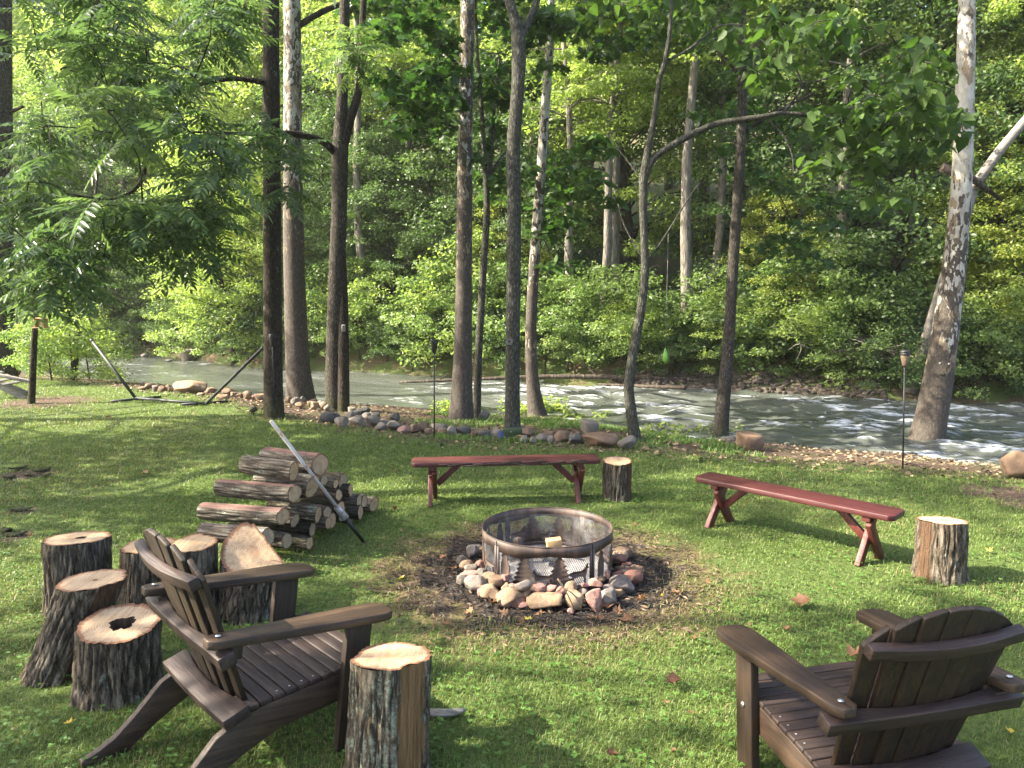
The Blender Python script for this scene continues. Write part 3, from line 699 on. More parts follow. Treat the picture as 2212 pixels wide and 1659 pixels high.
def region_clumps(poly, n, Y0, Y1, gate=.0, sc=.011, seed=0):
    """n clump centres spread through the volume seen through a photo polygon, between two distances"""
    r = np.random.default_rng(seed); poly = np.asarray(poly, float); lo, hi = poly.min(0), poly.max(0); out = []
    x1, y1 = poly[:, 0], poly[:, 1]; x2, y2 = np.roll(x1, -1), np.roll(y1, -1)
    while len(out) < n:
        p = lo+(hi-lo)*r.random(2)
        c = ((y1 > p[1]) != (y2 > p[1])) & (p[0] < (x2-x1)*(p[1]-y1)/(y2-y1+1e-9)+x1)
        if c.sum() % 2 == 0: continue
        if fbm(p[0]*sc+seed, p[1]*sc, 0, 3) < gate: continue
        out.append(PD(p[0], p[1], Y0+(Y1-Y0)*r.random()))
    return np.array(out)
def attach(bb, cs, nodes, r0=.016, frac=1.0, k=5):
    nodes = np.asarray(nodes)
    for c in cs:
        if rng.random() > frac: continue
        j = np.argmin(np.linalg.norm(nodes-c, axis=1)); 
        limb(bb, nodes[j], c, r0, .004, bend=.18, k=k, n=6)
def grow_twigs(bb, cs, seeds, r0=.03):
    """joins clump centres into branching twigs: each hangs on the nearest point already reached"""
    nodes = [np.asarray(s, float) for s in seeds]; left = list(range(len(cs))); cs = np.asarray(cs)
    N = np.array(nodes); dist = np.array([np.min(np.linalg.norm(N-c, axis=1)) for c in cs]); par = np.array([np.argmin(np.linalg.norm(N-c, axis=1)) for c in cs])
    allp = list(N)
    while left:
        i = min(left, key=lambda q: dist[q]); left.remove(i)
        p0 = allp[par[i]]; d = np.linalg.norm(cs[i]-p0); rr = min(r0, .005+.008*d)
        pts = limb(bb, p0, cs[i], rr, .0045, bend=.12, k=5, n=5)
        for p in pts[2:]:
            allp.append(p)
            for q in left:
                dd = np.linalg.norm(p-cs[q])
                if dd < dist[q]: dist[q] = dd; par[q] = len(allp)-1
def frond_groups(cs, per, size, r=rng, base=.45):
    N = len(cs)*per; pos = np.repeat(cs, per, 0)+.05*r.standard_normal((N, 3))
    a = np.tile(np.arange(per)/per*2*math.pi, len(cs))+np.repeat(r.random(len(cs))*6.28, per)+.35*r.standard_normal(N)
    ex = np.stack([np.cos(a), np.sin(a), -.12+.28*r.standard_normal(N)], 1)
    ez = np.stack([.22*r.standard_normal(N), .22*r.standard_normal(N), np.ones(N)], 1)
    tint = np.repeat(base+.2*r.standard_normal(len(cs)), per)+.1*r.standard_normal(N)
    sc = size*(.75+.5*r.random(N)); g = []
    w = r.integers(0, 3, N)
    for k in range(3):
        s = w == k; g.append((FRONDS[k], pos[s], ex[s], ez[s], sc[s], tint[s]))
    return g

# dark straight trunk left of centre (behind the torch), with limbs to the left
def fol_T4(bb, Y):
    cs = np.concatenate([region_clumps([(30, -60), (560, -60), (560, 120), (420, 200), (200, 260), (20, 240)], 66, 8.0, 11.5, .47, seed=5)])
    seeds = [PD(500, 170, Y-.2), PD(420, 185, Y-.6), PD(400, 285, Y-.5), PD(300, 80, 9.5), PD(250, 20, 9.5), PD(150, 150, 9.5)]
    grow_twigs(bb, cs, seeds, .035)
    return frond_groups(cs, 6, .46)
near_tree('walnut_tree', 'straight dark trunked tree rising behind the left torch', [(592, 903, 45), (590, 800, 40), (588, 500, 38), (586, 200, 36), (585, 0, 35), (585, -300, 33)],
          bark='bark_dark', limbs=[[(588, 190, 17, 0), (560, 176, 13, -.1), (500, 170, 11, -.2), (430, 183, 8, -.6), (392, 200, 5, -.9)], [(588, 292, 10, 0), (500, 288, 7, -.2), (410, 285, 4, -.5)],
                                   [(540, -20, 10, -1.5), (515, 50, 9, -1.8), (470, 75, 7, -2), (400, 90, 5, -2)], [(340, -30, 12, -2), (250, 60, 9, -2.1), (215, 110, 7, -2.2), (130, 150, 4, -2.2)]],
          crown=((3.6), 5.5, 60, .17, LEAF4, 60), foliage=fol_T4, leaf='lf_walnut')
# forked tree with the long limb to the left that carries the hanging fronds
def fol_T6(bb, Y):
    A = region_clumps([(0, 230), (200, 210), (420, 230), (520, 330), (500, 420), (330, 520), (150, 600), (0, 620)], 96, 7.6, 10.8, .47, seed=6)
    A2 = region_clumps([(330, 360), (500, 420), (470, 560), (400, 620), (300, 540)], 16, 8.2, 10.2, .3, seed=16)
    A3 = region_clumps([(0, 480), (120, 520), (210, 620), (120, 650), (0, 640)], 16, 7.6, 9.5, .3, seed=26)
    Bc = region_clumps([(560, 250), (660, 300), (650, 420), (570, 420)], 9, 9.8, 10.8, .2, seed=7)
    C_ = region_clumps([(740, 60), (820, 40), (830, 130), (760, 180)], 7, 10.5, 11.8, .2, seed=8)
    cs = np.concatenate([A, A2, A3, Bc])
    grow_twigs(bb, cs, [PD(518, 346, Y-1.3), PD(430, 420, Y-1.8), PD(300, 400, 9.4), PD(150, 420, 9), PD(600, 300, Y-1)], .035)
    grow_twigs(bb, C_, [PD(775, 120, Y)], .02)
    return frond_groups(cs, 6, .46)+frond_groups(C_, 6, .42, base=.85)
near_tree('forked_tree', 'forked tree with split double trunk and a long limb reaching left', [(722, 885, 40), (722, 780, 37), (727, 600, 36), (733, 450, 34), (734, 340, 36), (738, 240, 26), (742, 120, 24), (745, 0, 22), (745, -200, 18)],
          bark='bark_brown', limbs=[[(742, 906, 27, -.15), (742, 800, 25, -.12), (741, 650, 22, -.05), (736, 520, 18, 0)], [(734, 335, 28, 0), (752, 270, 22, 0), (776, 190, 17, .1), (782, 80, 15, .2), (790, -120, 12, .3)],
                                   [(730, 335, 20, 0), (700, 308, 16, -.2), (660, 294, 14, -.5), (600, 290, 14, -1.0), (545, 322, 13, -1.2), (515, 350, 12, -1.3), (430, 420, 9, -1.8), (330, 440, 6, -2.2)],
                                   [(745, 310, 7, 0), (760, 285, 5, .1)], [(320, 330, 9, -2.4), (300, 400, 8, -2.4), (240, 430, 6, -2.6), (150, 420, 5, -2.8)]],
          crown=(3.0, 4.5, 30, .17, LEAF4, 60), foliage=fol_T6, leaf='lf_walnut')
M['syc_low'] = sycamore_mat('sycamore_bark_dark', 2.6, 9.6); M['syc_mid'] = sycamore_mat('sycamore_bark_mottled', .5, 13.0); M['syc_high'] = sycamore_mat('sycamore_bark_pale', .8, 5.2, 1.05); M['syc_back'] = sycamore_mat('sycamore_bark_peeling', -.3, 7.5)
near_tree('sycamore_tree', 'thick brown sycamore whose bark pales higher up, beside the dark straight trunk', [(650, 868, 66), (643, 780, 52), (636, 600, 46), (633, 430, 43), (632, 250, 39), (632, 100, 38), (631, 0, 36), (630, -200, 34)],
          bark='syc_low', limbs=[[(640, 60, 14, 0), (670, 40, 13, .1), (720, 15, 12, .3), (800, -10, 9, .5)]], crown=(3.2, 5, 30, .2, LEAF4, 55))
def fol_T7(bb, Y):
    cs = region_clumps([(800, 60), (900, 20), (985, 60), (975, 280), (880, 285), (830, 180)], 36, Y-1.5, Y+1.2, .38, seed=9)
    cs2 = region_clumps([(740, -40), (1560, -40), (1540, 60), (1300, 110), (1180, 150), (1050, 30), (760, 30)], 62, Y-.2, Y+2.6, .36, seed=10)
    grow_twigs(bb, cs, [PD(980, 130, Y), PD(930, 120, Y-.3)], .03); grow_twigs(bb, cs2, [PD(1010, -60, Y), PD(1250, 20, Y-1)], .03)
    return [clump_leaves(cs, 34, .36, .15, MAPLE), clump_leaves(cs2, 34, .38, .15, MAPLE)]
near_tree('sycamore_tree', 'mottled sycamore with flaking bark right of the middle torch', [(996, 908, 58), (998, 840, 46), (1001, 700, 37), (1003, 500, 34), (1005, 300, 32), (1008, 100, 30), (1010, 0, 29), (1012, -250, 26)],
          bark='syc_mid', limbs=[[(1000, 155, 8, 0), (960, 110, 7, -.2), (900, 50, 6, -.3)], [(1000, 280, 6, 0), (940, 262, 4, -.2), (900, 265, 3, -.3)]], crown=(3.2, 5, 30, .2, LEAF4, 55), foliage=fol_T7)
def fol_T8(bb, Y):
    cs = region_clumps([(1030, 150), (1095, 130), (1090, 420), (1050, 440), (1020, 300)], 22, Y-.6, Y+1.5, .3, seed=12)
    grow_twigs(bb, cs, [PD(1048, 300, Y), PD(1070, 290, Y)], .02); return [clump_leaves(cs, 26, .34, .15, MAPLE)]
near_tree('young_tree', 'slender grey forked tree just behind the mottled sycamore', [(1030, 905, 17), (1034, 760, 16), (1046, 550, 15), (1052, 440, 14), (1046, 330, 10), (1038, 200, 9), (1030, 100, 7), (1026, -40, 5)],
          bark='bark_grey', ext=((0, 1.0, .01),), limbs=[[(1052, 430, 10, 0), (1062, 330, 8, 0), (1068, 230, 7, .1), (1080, 120, 5, .1)], [(1055, 400, 7, 0), (1075, 350, 6, 0), (1110, 310, 4, .2)]], foliage=fol_T8)
near_tree('ash_tree', 'furrowed grey tree forking near the top, small birdhouse on its trunk', [(1107, 935, 37), (1107, 860, 32), (1108, 700, 31), (1111, 450, 30), (1108, 330, 31), (1118, 200, 28), (1121, 100, 31), (1112, 40, 24), (1095, -20, 19), (1070, -200, 16)],
          bark='bark_grey', limbs=[[(1122, 90, 18, 0), (1145, 40, 16, .1), (1165, -20, 15, .2), (1200, -200, 12, .3)]], crown=(3.0, 4.5, 30, .17, LEAF4, 55))
def fol_T10(bb, Y):
    cs = region_clumps([(1100, 250), (1200, 200), (1330, 300), (1330, 480), (1230, 580), (1110, 560)], 55, Y-.8, Y+1.6, .42, seed=13)
    grow_twigs(bb, cs, [PD(1178, 480, Y), PD(1176, 420, Y), PD(1182, 300, Y)], .02); return [clump_leaves(cs, 20, .34, .17, HEART, base=.7)]
near_tree('sycamore_tree', 'pale peeling sycamore rooted low on the bank, behind the furrowed tree', [(1160, 898, 42), (1150, 820, 28), (1147, 700, 24), (1158, 520, 23), (1168, 380, 21), (1178, 230, 19), (1188, 100, 17), (1192, -40, 15)],
          bark='syc_back', foliage=fol_T10, crown=(2.5, 3.5, 15, .2, LEAF4, 50))
def fol_T11(bb, Y):
    cs = region_clumps([(1560, 60), (1700, 20), (1850, 40), (2010, 90), (2070, 200), (2080, 280), (2000, 330), (1880, 290), (1700, 240), (1640, 180)], 135, 8.9, 11.4, .37, seed=14)
    c2 = region_clumps([(1700, 250), (1950, 270), (2010, 330), (1960, 470), (1850, 420), (1760, 360)], 24, 8.9, 10.2, .40, seed=15)
    c3 = region_clumps([(1240, -30), (1700, -40), (1690, 60), (1560, 110), (1400, 60), (1260, 60)], 60, Y+.1, Y+2.2, .36, seed=17)
    grow_twigs(bb, np.concatenate([cs, c2]), [PD(1660, 245, Y), PD(1800, 255, Y), PD(1860, 260, Y-.2), PD(1960, 230, Y-.3), PD(1740, 130, Y-.2), PD(1900, 340, Y-.2)], .03)
    grow_twigs(bb, c3, [PD(1445, 110, Y), PD(1560, 25, Y)], .03)
    return [clump_leaves(np.concatenate([cs, c2]), 8, .25, .145, HEART, flat=.45, droop=.6, base=.5), clump_leaves(c3, 9, .28, .14, HEART, flat=.45, droop=.5)]
T11 = near_tree('catalpa_tree', 'crooked slender tree with long right limb of large heart shaped leaves', [(1372, 950, 28), (1362, 880, 24), (1358, 830, 23), (1372, 740, 20), (1386, 660, 19), (1394, 580, 18), (1390, 480, 17), (1390, 385, 20), (1403, 310, 15), (1417, 230, 12), (1422, 180, 12), (1440, 120, 10), (1450, 30, 8), (1455, -60, 7)],
          bark='bark_grey', ext=((0, 1.2, .02),), leaf='lf_catalpa',
          limbs=[[(1391, 385, 18, 0), (1410, 345, 16, 0), (1450, 315, 15, 0), (1510, 283, 14, 0), (1560, 265, 13, 0), (1650, 252, 12, -.1), (1700, 245, 10, -.1), (1800, 257, 9, -.2), (1860, 280, 6, -.2), (1900, 330, 4, -.2), (1925, 400, 3, -.2)],
                 [(1690, 245, 8, -.1), (1715, 215, 6, -.1), (1730, 180, 5, -.2), (1705, 110, 3, -.2)], [(1790, 255, 7, -.2), (1850, 232, 6, -.2), (1950, 235, 4, -.3), (2040, 260, 2.5, -.4)],
                 [(1730, 180, 4, -.2), (1800, 165, 3, -.2), (1860, 120, 2, -.2)], [(1650, 250, 6, -.1), (1690, 290, 5, -.1), (1710, 330, 4, -.1), (1715, 380, 2.5, -.1)],
                 [(1445, 130, 5, 0), (1490, 105, 5, 0), (1560, 55, 4, 0), (1640, 60, 4, -.1)], [(1395, 570, 5, 0), (1430, 520, 4, .1), (1500, 410, 3, .2), (1525, 390, 1.5, .2)], [(1392, 565, 4, 0), (1350, 490, 3, .1), (1335, 440, 1.5, .1)], [(1388, 390, 5, 0), (1350, 340, 3, .1), (1310, 290, 1.5, .1)]],
          foliage=fol_T11, crown=None)
def fol_T12(bb, Y):
    cs = region_clumps([(1480, 120), (1560, 80), (1760, 250), (1900, 300), (1880, 480), (1760, 600), (1640, 560), (1620, 400), (1500, 300)], 62, Y+.1, Y+2.4, .44, seed=18)
    grow_twigs(bb, cs, [PD(1640, 260, Y), PD(1603, 200, Y), PD(1605, 330, Y)], .03); return [clump_leaves(cs, 24, .40, .13, MAPLE)]
near_tree('maple_tree', 'straight grey trunk standing left of the round bank boulder', [(1556, 950, 36), (1561, 880, 30), (1573, 750, 26), (1585, 550, 23), (1595, 400, 21), (1603, 250, 20), (1604, 100, 18), (1605, -60, 16)],
          bark='bark_brown', limbs=[[(1603, 290, 11, 0), (1640, 262, 9, .1), (1700, 230, 6, .3), (1760, 200, 4, .5)], [(1602, 170, 8, 0), (1560, 120, 6, .1), (1510, 80, 4, .3)]], foliage=fol_T12, crown=(2.8, 4, 25, .17, LEAF4, 50))
T13, q13, r13 = near_tree('sycamore_tree', 'leaning white and brown sycamore at right with a face fixed on it', [(1994, 985, 84), (2008, 920, 66), (2030, 800, 58), (2047, 680, 52), (2064, 550, 46), (2077, 400, 41), (2083, 250, 38), (2087, 100, 36), (2089, 0, 34), (2092, -250, 30)],
          bark='syc_high', crown=(3.2, 5, 30, .2, LEAF4, 55), group='trees along the near river bank')
near_tree('oak_tree', 'big dark trunk at the left edge behind pale stones', [(6, 815, 56), (6, 700, 46), (5, 500, 42), (4, 200, 40), (4, 0, 38), (4, -250, 34)], bark='bark_brown', crown=(3.2, 5, 30, .2, LEAF4, 55),
          limbs=[[(10, 365, 10, 0), (40, 360, 8, -.2), (90, 365, 5, -.4)], [(15, 245, 10, 0), (50, 230, 6, -.2)]])
near_tree('sapling', 'thin dark trunk carrying the wooden bird feeder', [(68, 872, 15), (72, 780, 13), (77, 680, 11), (84, 560, 9), (90, 430, 7), (95, 300, 5)], bark='bark_dark', ext=((0, .6, .01),))
def fol_T3(bb, Y):
    cs = region_clumps([(60, 560), (180, 540), (260, 580), (250, 660), (120, 690), (60, 660)], 26, Y-1.5, Y+.8, .3, seed=19)
    grow_twigs(bb, cs, [PD(185, 620, Y), PD(190, 600, Y)], .02); return frond_groups(cs, 6, .45, base=.7)
near_tree('young_tree', 'thin leaning forked tree at the water beyond the hammock stand', [(158, 818, 15), (166, 740, 14), (178, 680, 13), (186, 640, 13), (181, 600, 8), (188, 545, 7), (200, 470, 6), (215, 330, 4)], bark='bark_brown', ext=((0, .6, .01),),
          limbs=[[(186, 645, 9, 0), (197, 600, 7, 0), (201, 555, 6, 0), (215, 500, 4, .1)], [(188, 640, 5, 0), (215, 632, 4, -.1), (245, 645, 3, -.2), (300, 672, 2, -.2)]], foliage=fol_T3)

# --- trees standing just left of the view that shade the lawn
def side_tree(name, label, x, y, H, R, n, leafkey='lf_maple'):
    root = empty(name, (x, y, hz(x, y)-.05), label, 'tree', 'trees shading the lawn'); bb = B()
    z = np.linspace(0, H*.95, 8); bb.tube(np.stack([.1*np.sin(z*.8), .1*np.cos(z*.6), z], 1), .22*np.linspace(1.2, .2, 8), 10)
    cs = []
    for i in range(n):
        t = rng.random(); a = rng.random()*6.283; q = R*(.2+.8*rng.random()**.55)*math.sin(math.pi*(.2+.75*t))**.6
        cs.append((q*math.cos(a), q*math.sin(a), H*(.38+.62*t)))
    cs = np.array(cs); w = cs+[x, y, 0]
    cs = cs[shade_ok(w) & ~in_view(w-[0, 0, .6]) & ~in_view(w+[.8, 0, 0])]
    for c in cs[::4]: limb(bb, (0, 0, max(.3*H, c[2]-.5*np.hypot(c[0], c[1]))), c, .05, .012, k=5, n=5)
    bb.put('trunk', M['bark_dark'], root, True)
    put('crown', leaf_mesh('crown', [clump_leaves(cs, 60, .8, .19, LEAF4)], M[leafkey]), root, kind='stuff')
for i, (x, y, H, R, n) in enumerate([(-10.5, 6.5, 12, 4.2, 120), (-13.5, 11, 13, 4.2, 110), (-8.5, 1.0, 11, 4.0, 115), (-14, 3.0, 14, 4.5, 110), (-12, -3.5, 12, 4.2, 90), (-18, 8, 15, 4.5, 60)]):
    side_tree('shade_tree', 'broad leafy tree at the left side of the lawn, outside the view', x, y, H, R, n)

# ------------------------------------------------------------------ stumps and logs
def section(h, rb, rt, top=(0, 0), tilt=(0, 0), seed=0, ridge=.012, nseg=190, nz=36, bare=None, flare=.10, hole=None, bottom=False, lobes=.06, heart=0.0, half=None):
    """bark, sawn top (and bottom) of a trunk section standing on its base; returns meshes as (V, faces, attrs)"""
    a = np.arange(nseg)/nseg*2*math.pi; t = np.linspace(0, 1, nz)
    A, T = np.meshgrid(a, t)
    lob = 1+lobes*(2*fbm(np.cos(A)*1.3+seed, np.sin(A)*1.3, T*.5+seed*.37, 3)-1)*1.8
    if heart: lob = lob*(1-heart*np.exp(-((A-heart_at+math.pi) % (2*math.pi)-math.pi)**2/.12))
    R = (rb+(rt-rb)*T)*lob+rb*flare*np.exp(-T*9)
    bz = T*h*14
    wv = .012*(fbm(A*2+seed, T*h*9, seed, 3)-.5)*60*rb
    rid = np.abs(2*fbm(np.cos(A+wv)*rb*46+seed*3, np.sin(A+wv)*rb*46, bz*.30+seed, 2)-1)
    rid = 1-sstep(.0, .30, rid)              # narrow furrows between flat plates
    rid2 = fbm(np.cos(A)*rb*100, np.sin(A)*rb*100+seed, bz*1.6, 3)-.5
    br = np.zeros_like(A)
    if bare is not None:
        for a0, wd in bare:
            dd = np.abs((A-a0+math.pi) % (2*math.pi)-math.pi)+.25*(fbm(T*5, A*2, seed, 2)-.5)
            br = np.maximum(br, 1-sstep(wd-.04, wd+.04, dd))
    D = ridge*(.35-1.3*rid*(1-.45*sstep(.9, 1, T))+1.3*rid2)*(1-br)+br*(-ridge*1.1+.0025*np.sin(A*60))
    Rr = R+D
    if half is not None:                     # split face: cut away beyond a plane
        ha, hd = half; k = np.cos(A-ha); Rr = np.where(k > .02, np.minimum(Rr, hd/np.maximum(k, .02)+.006*rid2), Rr); br = np.where(k*Rr > hd*.96, 1, br)
    x = Rr*np.cos(A)+top[0]*T; y = Rr*np.sin(A)+top[1]*T
    zt = h+tilt[0]*Rr*np.cos(A)+tilt[1]*Rr*np.sin(A)
    z = T*zt
    V = np.stack([x, y, z], -1).reshape(-1, 3)
    i = np.arange(nz-1)[:, None]*nseg; j = np.arange(nseg)[None]; j2 = (j+1) % nseg
    Q = np.stack([i+j, i+j2, i+nseg+j2, i+nseg+j], -1).reshape(-1, 4)
    bark = (V, [Q], {'bare': br.ravel(), 'groove': (np.clip(rid-.8*rid2-.1, 0, 1)*(1-br)).ravel()})
    def cap(row, zoff, flip, hl):
        rr = np.linspace(0, 1, 9) if hl is None else np.linspace(0, 1, 8)
        Rt = Rr[row]*.996; ca, sa = np.cos(a), np.sin(a)
        if hl is None: RR = rr[:, None]*Rt[None]
        else:
            hx, hy, hr = hl; hrad = hr*(1+.35*(2*fbm(ca*2.2+seed, sa*2.2, 3, 3)-1)+.10*(fbm(ca*9, sa*9, seed, 2)-.5))
        if hl is None: Xc, Yc = RR*ca, RR*sa
        else:
            ix, iy = hx+hrad*ca, hy+hrad*sa; ox, oy = Rt*ca, Rt*sa
            Xc = ix[None]+(ox-ix)[None]*rr[:, None]; Yc = iy[None]+(oy-iy)[None]*rr[:, None]
        jag = .010*(fbm(ca*3.5+seed, sa*3.5, 1, 4)-.45)*2
        zz = (h+tilt[0]*Xc+tilt[1]*Yc+.004*(fbm(Xc*16, Yc*16, seed, 3)-.5)+jag[None]*sstep(.8, 1, rr)[:, None]) if row else np.zeros_like(Xc)
        n = len(rr); Vc = np.stack([Xc+top[0]*t[row], Yc+top[1]*t[row], zz+zoff], -1).reshape(-1, 3)
        ii = np.arange(n-1)[:, None]*nseg
        Qc = np.stack([ii+j, ii+nseg+j, ii+nseg+j2, ii+j2], -1).reshape(-1, 4)
        if flip: Qc = Qc[:, ::-1]
        rad = np.sqrt(Xc**2+Yc**2)/np.maximum(Rt[None], 1e-4)
        out = [(Vc, [Qc], {'rad': rad.ravel()})]
        if hl is not None:
            dep = np.array([0, .02, .07, .16]); xi, yi = ix+top[0], iy+top[1]
            Vh = np.stack([np.stack([hx+top[0]+(xi-hx-top[0])*(1-.5*d), hy+top[1]+(yi-hy-top[1])*(1-.5*d), h+tilt[0]*ix+tilt[1]*iy-d+.001], -1) for d in dep]).reshape(-1, 3)
            ih = np.arange(3)[:, None]*nseg
            Qh = np.stack([ih+j, ih+nseg+j, ih+nseg+j2, ih+j2], -1).reshape(-1, 4)
            cen = np.array([[hx+top[0], hy+top[1], h-.16]]); 
            Th = np.stack([3*nseg+np.arange(nseg), np.full(nseg, 4*nseg), 3*nseg+(np.arange(nseg)+1) % nseg], -1)
            out.append((np.concatenate([Vh, cen]), [Qh, Th], {}))
        return out
    return bark, cap(nz-1, .0015, False, hole), (cap(0, -.0015, True, None) if bottom else None)
heart_at = -1.5
def wood_section(name, label, cat, group, loc, rot, kw, bark, cut, hollow=False):
    root = empty(name, loc, label, cat, group); root.rotation_euler = rot
    bk, tp, bt = section(**kw)
    put('bark', mk('bark', bk[0], bk[1], M[bark], bk[2], True), root)
    put('cut_face', mk('cut_face', tp[0][0], tp[0][1], M[cut], tp[0][2], True), root)
    if len(tp) > 1: put('hollow', mk('hollow', tp[1][0], tp[1][1], M['hollow'], None, True), root)
    if bt: put('cut_face', mk('cut_face', bt[0][0], bt[0][1], M[cut], bt[0][2], True), root)
    return root
def stump(label, top, base, seed, bark='bark_stump', cut='cut_pale', tilt=(0, 0), **kw):
    """top, base: photo (x, y, half width) of the sawn top's centre and of the foot's centre"""
    b0 = P(base[0], base[1]); Y = b0[1]; tp = PD(top[0], top[1], Y)
    d = np.dot(b0-EYE, FW); d2 = np.dot(tp-EYE, FW)
    rb, rt = base[2]*d/FPX, top[2]*d2/FPX
    z0 = hz(b0[0], b0[1])-.02; h = tp[2]-z0
    kk = dict(h=h, rb=rb*.94, rt=rt*.97, top=(tp[0]-b0[0], kw.pop('lean_y', 0.0)), tilt=tilt, seed=seed, hole=None, ridge=.0095)
    kk.update(kw)
    return wood_section('stump', label, 'stump', 'sawn stumps round the fire pit', (b0[0], b0[1], z0), (0, 0, 0), kk, bark, cut)
stump('upright grey barked stump at far left with a slot shaped hollow in its top', (163, 1163, 70), (167, 1308, 73), 1, hole=(.03, .02, .035), bare=[(3.5, .28)], tilt=(.0, -.11))
stump('leaning stump with spreading foot, star shaped crack in its pale top', (188, 1263, 73), (120, 1452, 66), 2, lean_y=.06, hole=(.01, .0, .012), tilt=(.03, -.05), bark='bark_stump', ridge=.012, flare=.16, bare=[(-.5, .4)])
stump('squat stump with a round black hollow in its sawn top, nearest of the left cluster', (257, 1347, 83), (255, 1492, 87), 3, hole=(.012, .0, .058), tilt=(-.03, .13), ridge=.012, cut='cut_pale')
stump('dark stump half hidden behind the backrest of the left chair', (322, 1178, 56), (318, 1318, 60), 4, cut='cut_warm', tilt=(0, .0))
heart_at = 1.2
stump('stump with heart shaped cracked top behind the left chair', (419, 1173, 49), (424, 1335, 52), 5, cut='cut_warm', tilt=(0, .09), heart=.16)
stump('split half stump whose slanting orange sawn face looks at the chair', (552, 1192, 72), (535, 1322, 66), 6, cut='cut_warm', tilt=(-.28, .50), half=(.85, .10), ridge=.012, bark='bark_stump')
stump('tall stump with green lichen and bare brown strip beside the left chair front leg', (846, 1418, 86), (834, 1672, 93), 7, bark='bark_lichen', bare=[(-.75, .42), (3.05, .2)], tilt=(.02, -.12), ridge=.010)
stump('small stump standing at the right end of the far red bench', (1334, 996, 33), (1333, 1076, 32), 8, bare=[(-.55, .5)], tilt=(0, .09), ridge=.009, cut='cut_pale')
stump('pale barked stump standing beyond the right end of the right red bench', (2035, 1124, 51), (2030, 1245, 56), 9, bark='bark_stump', bare=[(3.5, .3)], tilt=(.0, -.11), ridge=.010)

# log pile: the sawn ends lie near one upright plane, the logs run away from it to the left
PILE0 = np.array([-1.62, 5.62, 0]); PN = unit(np.array([.93, -.37, 0])); AX = np.array([-.955, .295, 0])
def zp(x, y): return 384+x*.2232, 905+y*.2232
LOGS = [  # end x, y, half height, length m, push along plane normal, bark, cut, bare, label
 (1140, 505, 98, .46, .02, 'bark_log', 'cut_warm', None, 'thick ridged log lying on top of the pile at left'),
 (1385, 452, 116, .62, -.10, 'bark_log', 'cut_warm', [(1.4, .8)], 'thickest log crowning the pile, smooth top and knot in its sawn end'),
 (1322, 655, 118, .50, .03, 'bark_log', 'cut_pale', None, 'log with tall pale oval end just behind the leaning white bar'),
 (1132, 738, 92, .70, .05, 'bark_log', 'cut_pale', [(1.5, .7)], 'long log with lichen band, second layer from the top at left'),
 (1030, 948, 92, .70, .08, 'bark_log', 'cut_warm', [(1.4, 1.0)], 'long log with smooth purplish bark, third layer at left'),
 (872, 1150, 92, .54, .10, 'bark_log_pale', 'cut_grey', None, 'white grey furrowed log at the bottom left of the pile'),
 (1130, 1015, 70, .5, .0, 'bark_log', 'cut_grey', None, 'log with round grey end tucked below the long purplish log'),
 (1062, 1165, 82, .5, .04, 'bark_log', 'cut_grey', None, 'bottom log with plain grey oval end right of the white grey log'),
 (1362, 930, 88, .42, .08, 'bark_lichen', 'cut_warm', None, 'short log with pale green lichen jutting out at the middle'),
 (1442, 882, 66, .5, .0, 'bark_log', 'cut_grey', None, 'log with small grey end just right of the lichen log'),
 (1482, 990, 78, .5, -.02, 'bark_log', 'cut_warm', None, 'log with stained orange end below the grey ended log'),
 (1440, 1040, 56, .5, .04, 'bark_log', 'cut_warm', None, 'small log with rusty end under the lichen log'),
 (1310, 1075, 72, .45, .04, 'bark_brown', 'cut_grey', None, 'rotten dark log with crumbling end near the bottom'),
 (1275, 1192, 62, .40, .10, 'bark_brown', 'cut_warm', None, 'thin brown log lying on the grass at the front bottom'),
 (1600, 585, 82, .50, -.10, 'bark_brown', 'cut_grey', None, 'dark log with shaded end at the upper right of the pile'),
 (1530, 612, 46, .34, .02, 'bark_log', 'cut_warm', None, 'thin log with round orange heart at the upper right'),
 (1412, 612, 50, .45, .0, 'bark_log', 'cut_grey', None, 'thin log with grey end right behind the white bar'),
 (1560, 738, 54, .45, .02, 'bark_log', 'cut_warm', None, 'small log with round tan end right of the white bar'),
 (1680, 700, 62, .45, -.03, 'bark_brown', 'cut_warm', None, 'mid sized dark barked log below the shaded log'),
 (1748, 785, 62, .42, .0, 'bark_log', 'cut_pale', None, 'log with a small dark knot in its pale end, right side of the pile'),
 (1808, 795, 64, .42, -.02, 'bark_log', 'cut_pale', None, 'log with plain pale end pressed against the knotted log'),
 (1900, 840, 74, .40, -.03, 'bark_log', 'cut_warm', None, 'ragged ended log at the far right of the pile'),
 (1762, 895, 74, .42, .03, 'bark_brown', 'cut_warm', None, 'log with bright yellow rotten heart at the right bottom'),
 (1585, 862, 66, .45, .0, 'bark_brown', 'cut_warm', None, 'brown log behind the socket of the white bar'),
 (1600, 960, 60, .45, -.03, 'bark_brown', 'cut_grey', None, 'dark log at the bottom behind the end of the white bar'),
 (1680, 985, 50, .45, -.05, 'bark_brown', 'cut_grey', None, 'low log peeping out right of the black bar tip'),
]
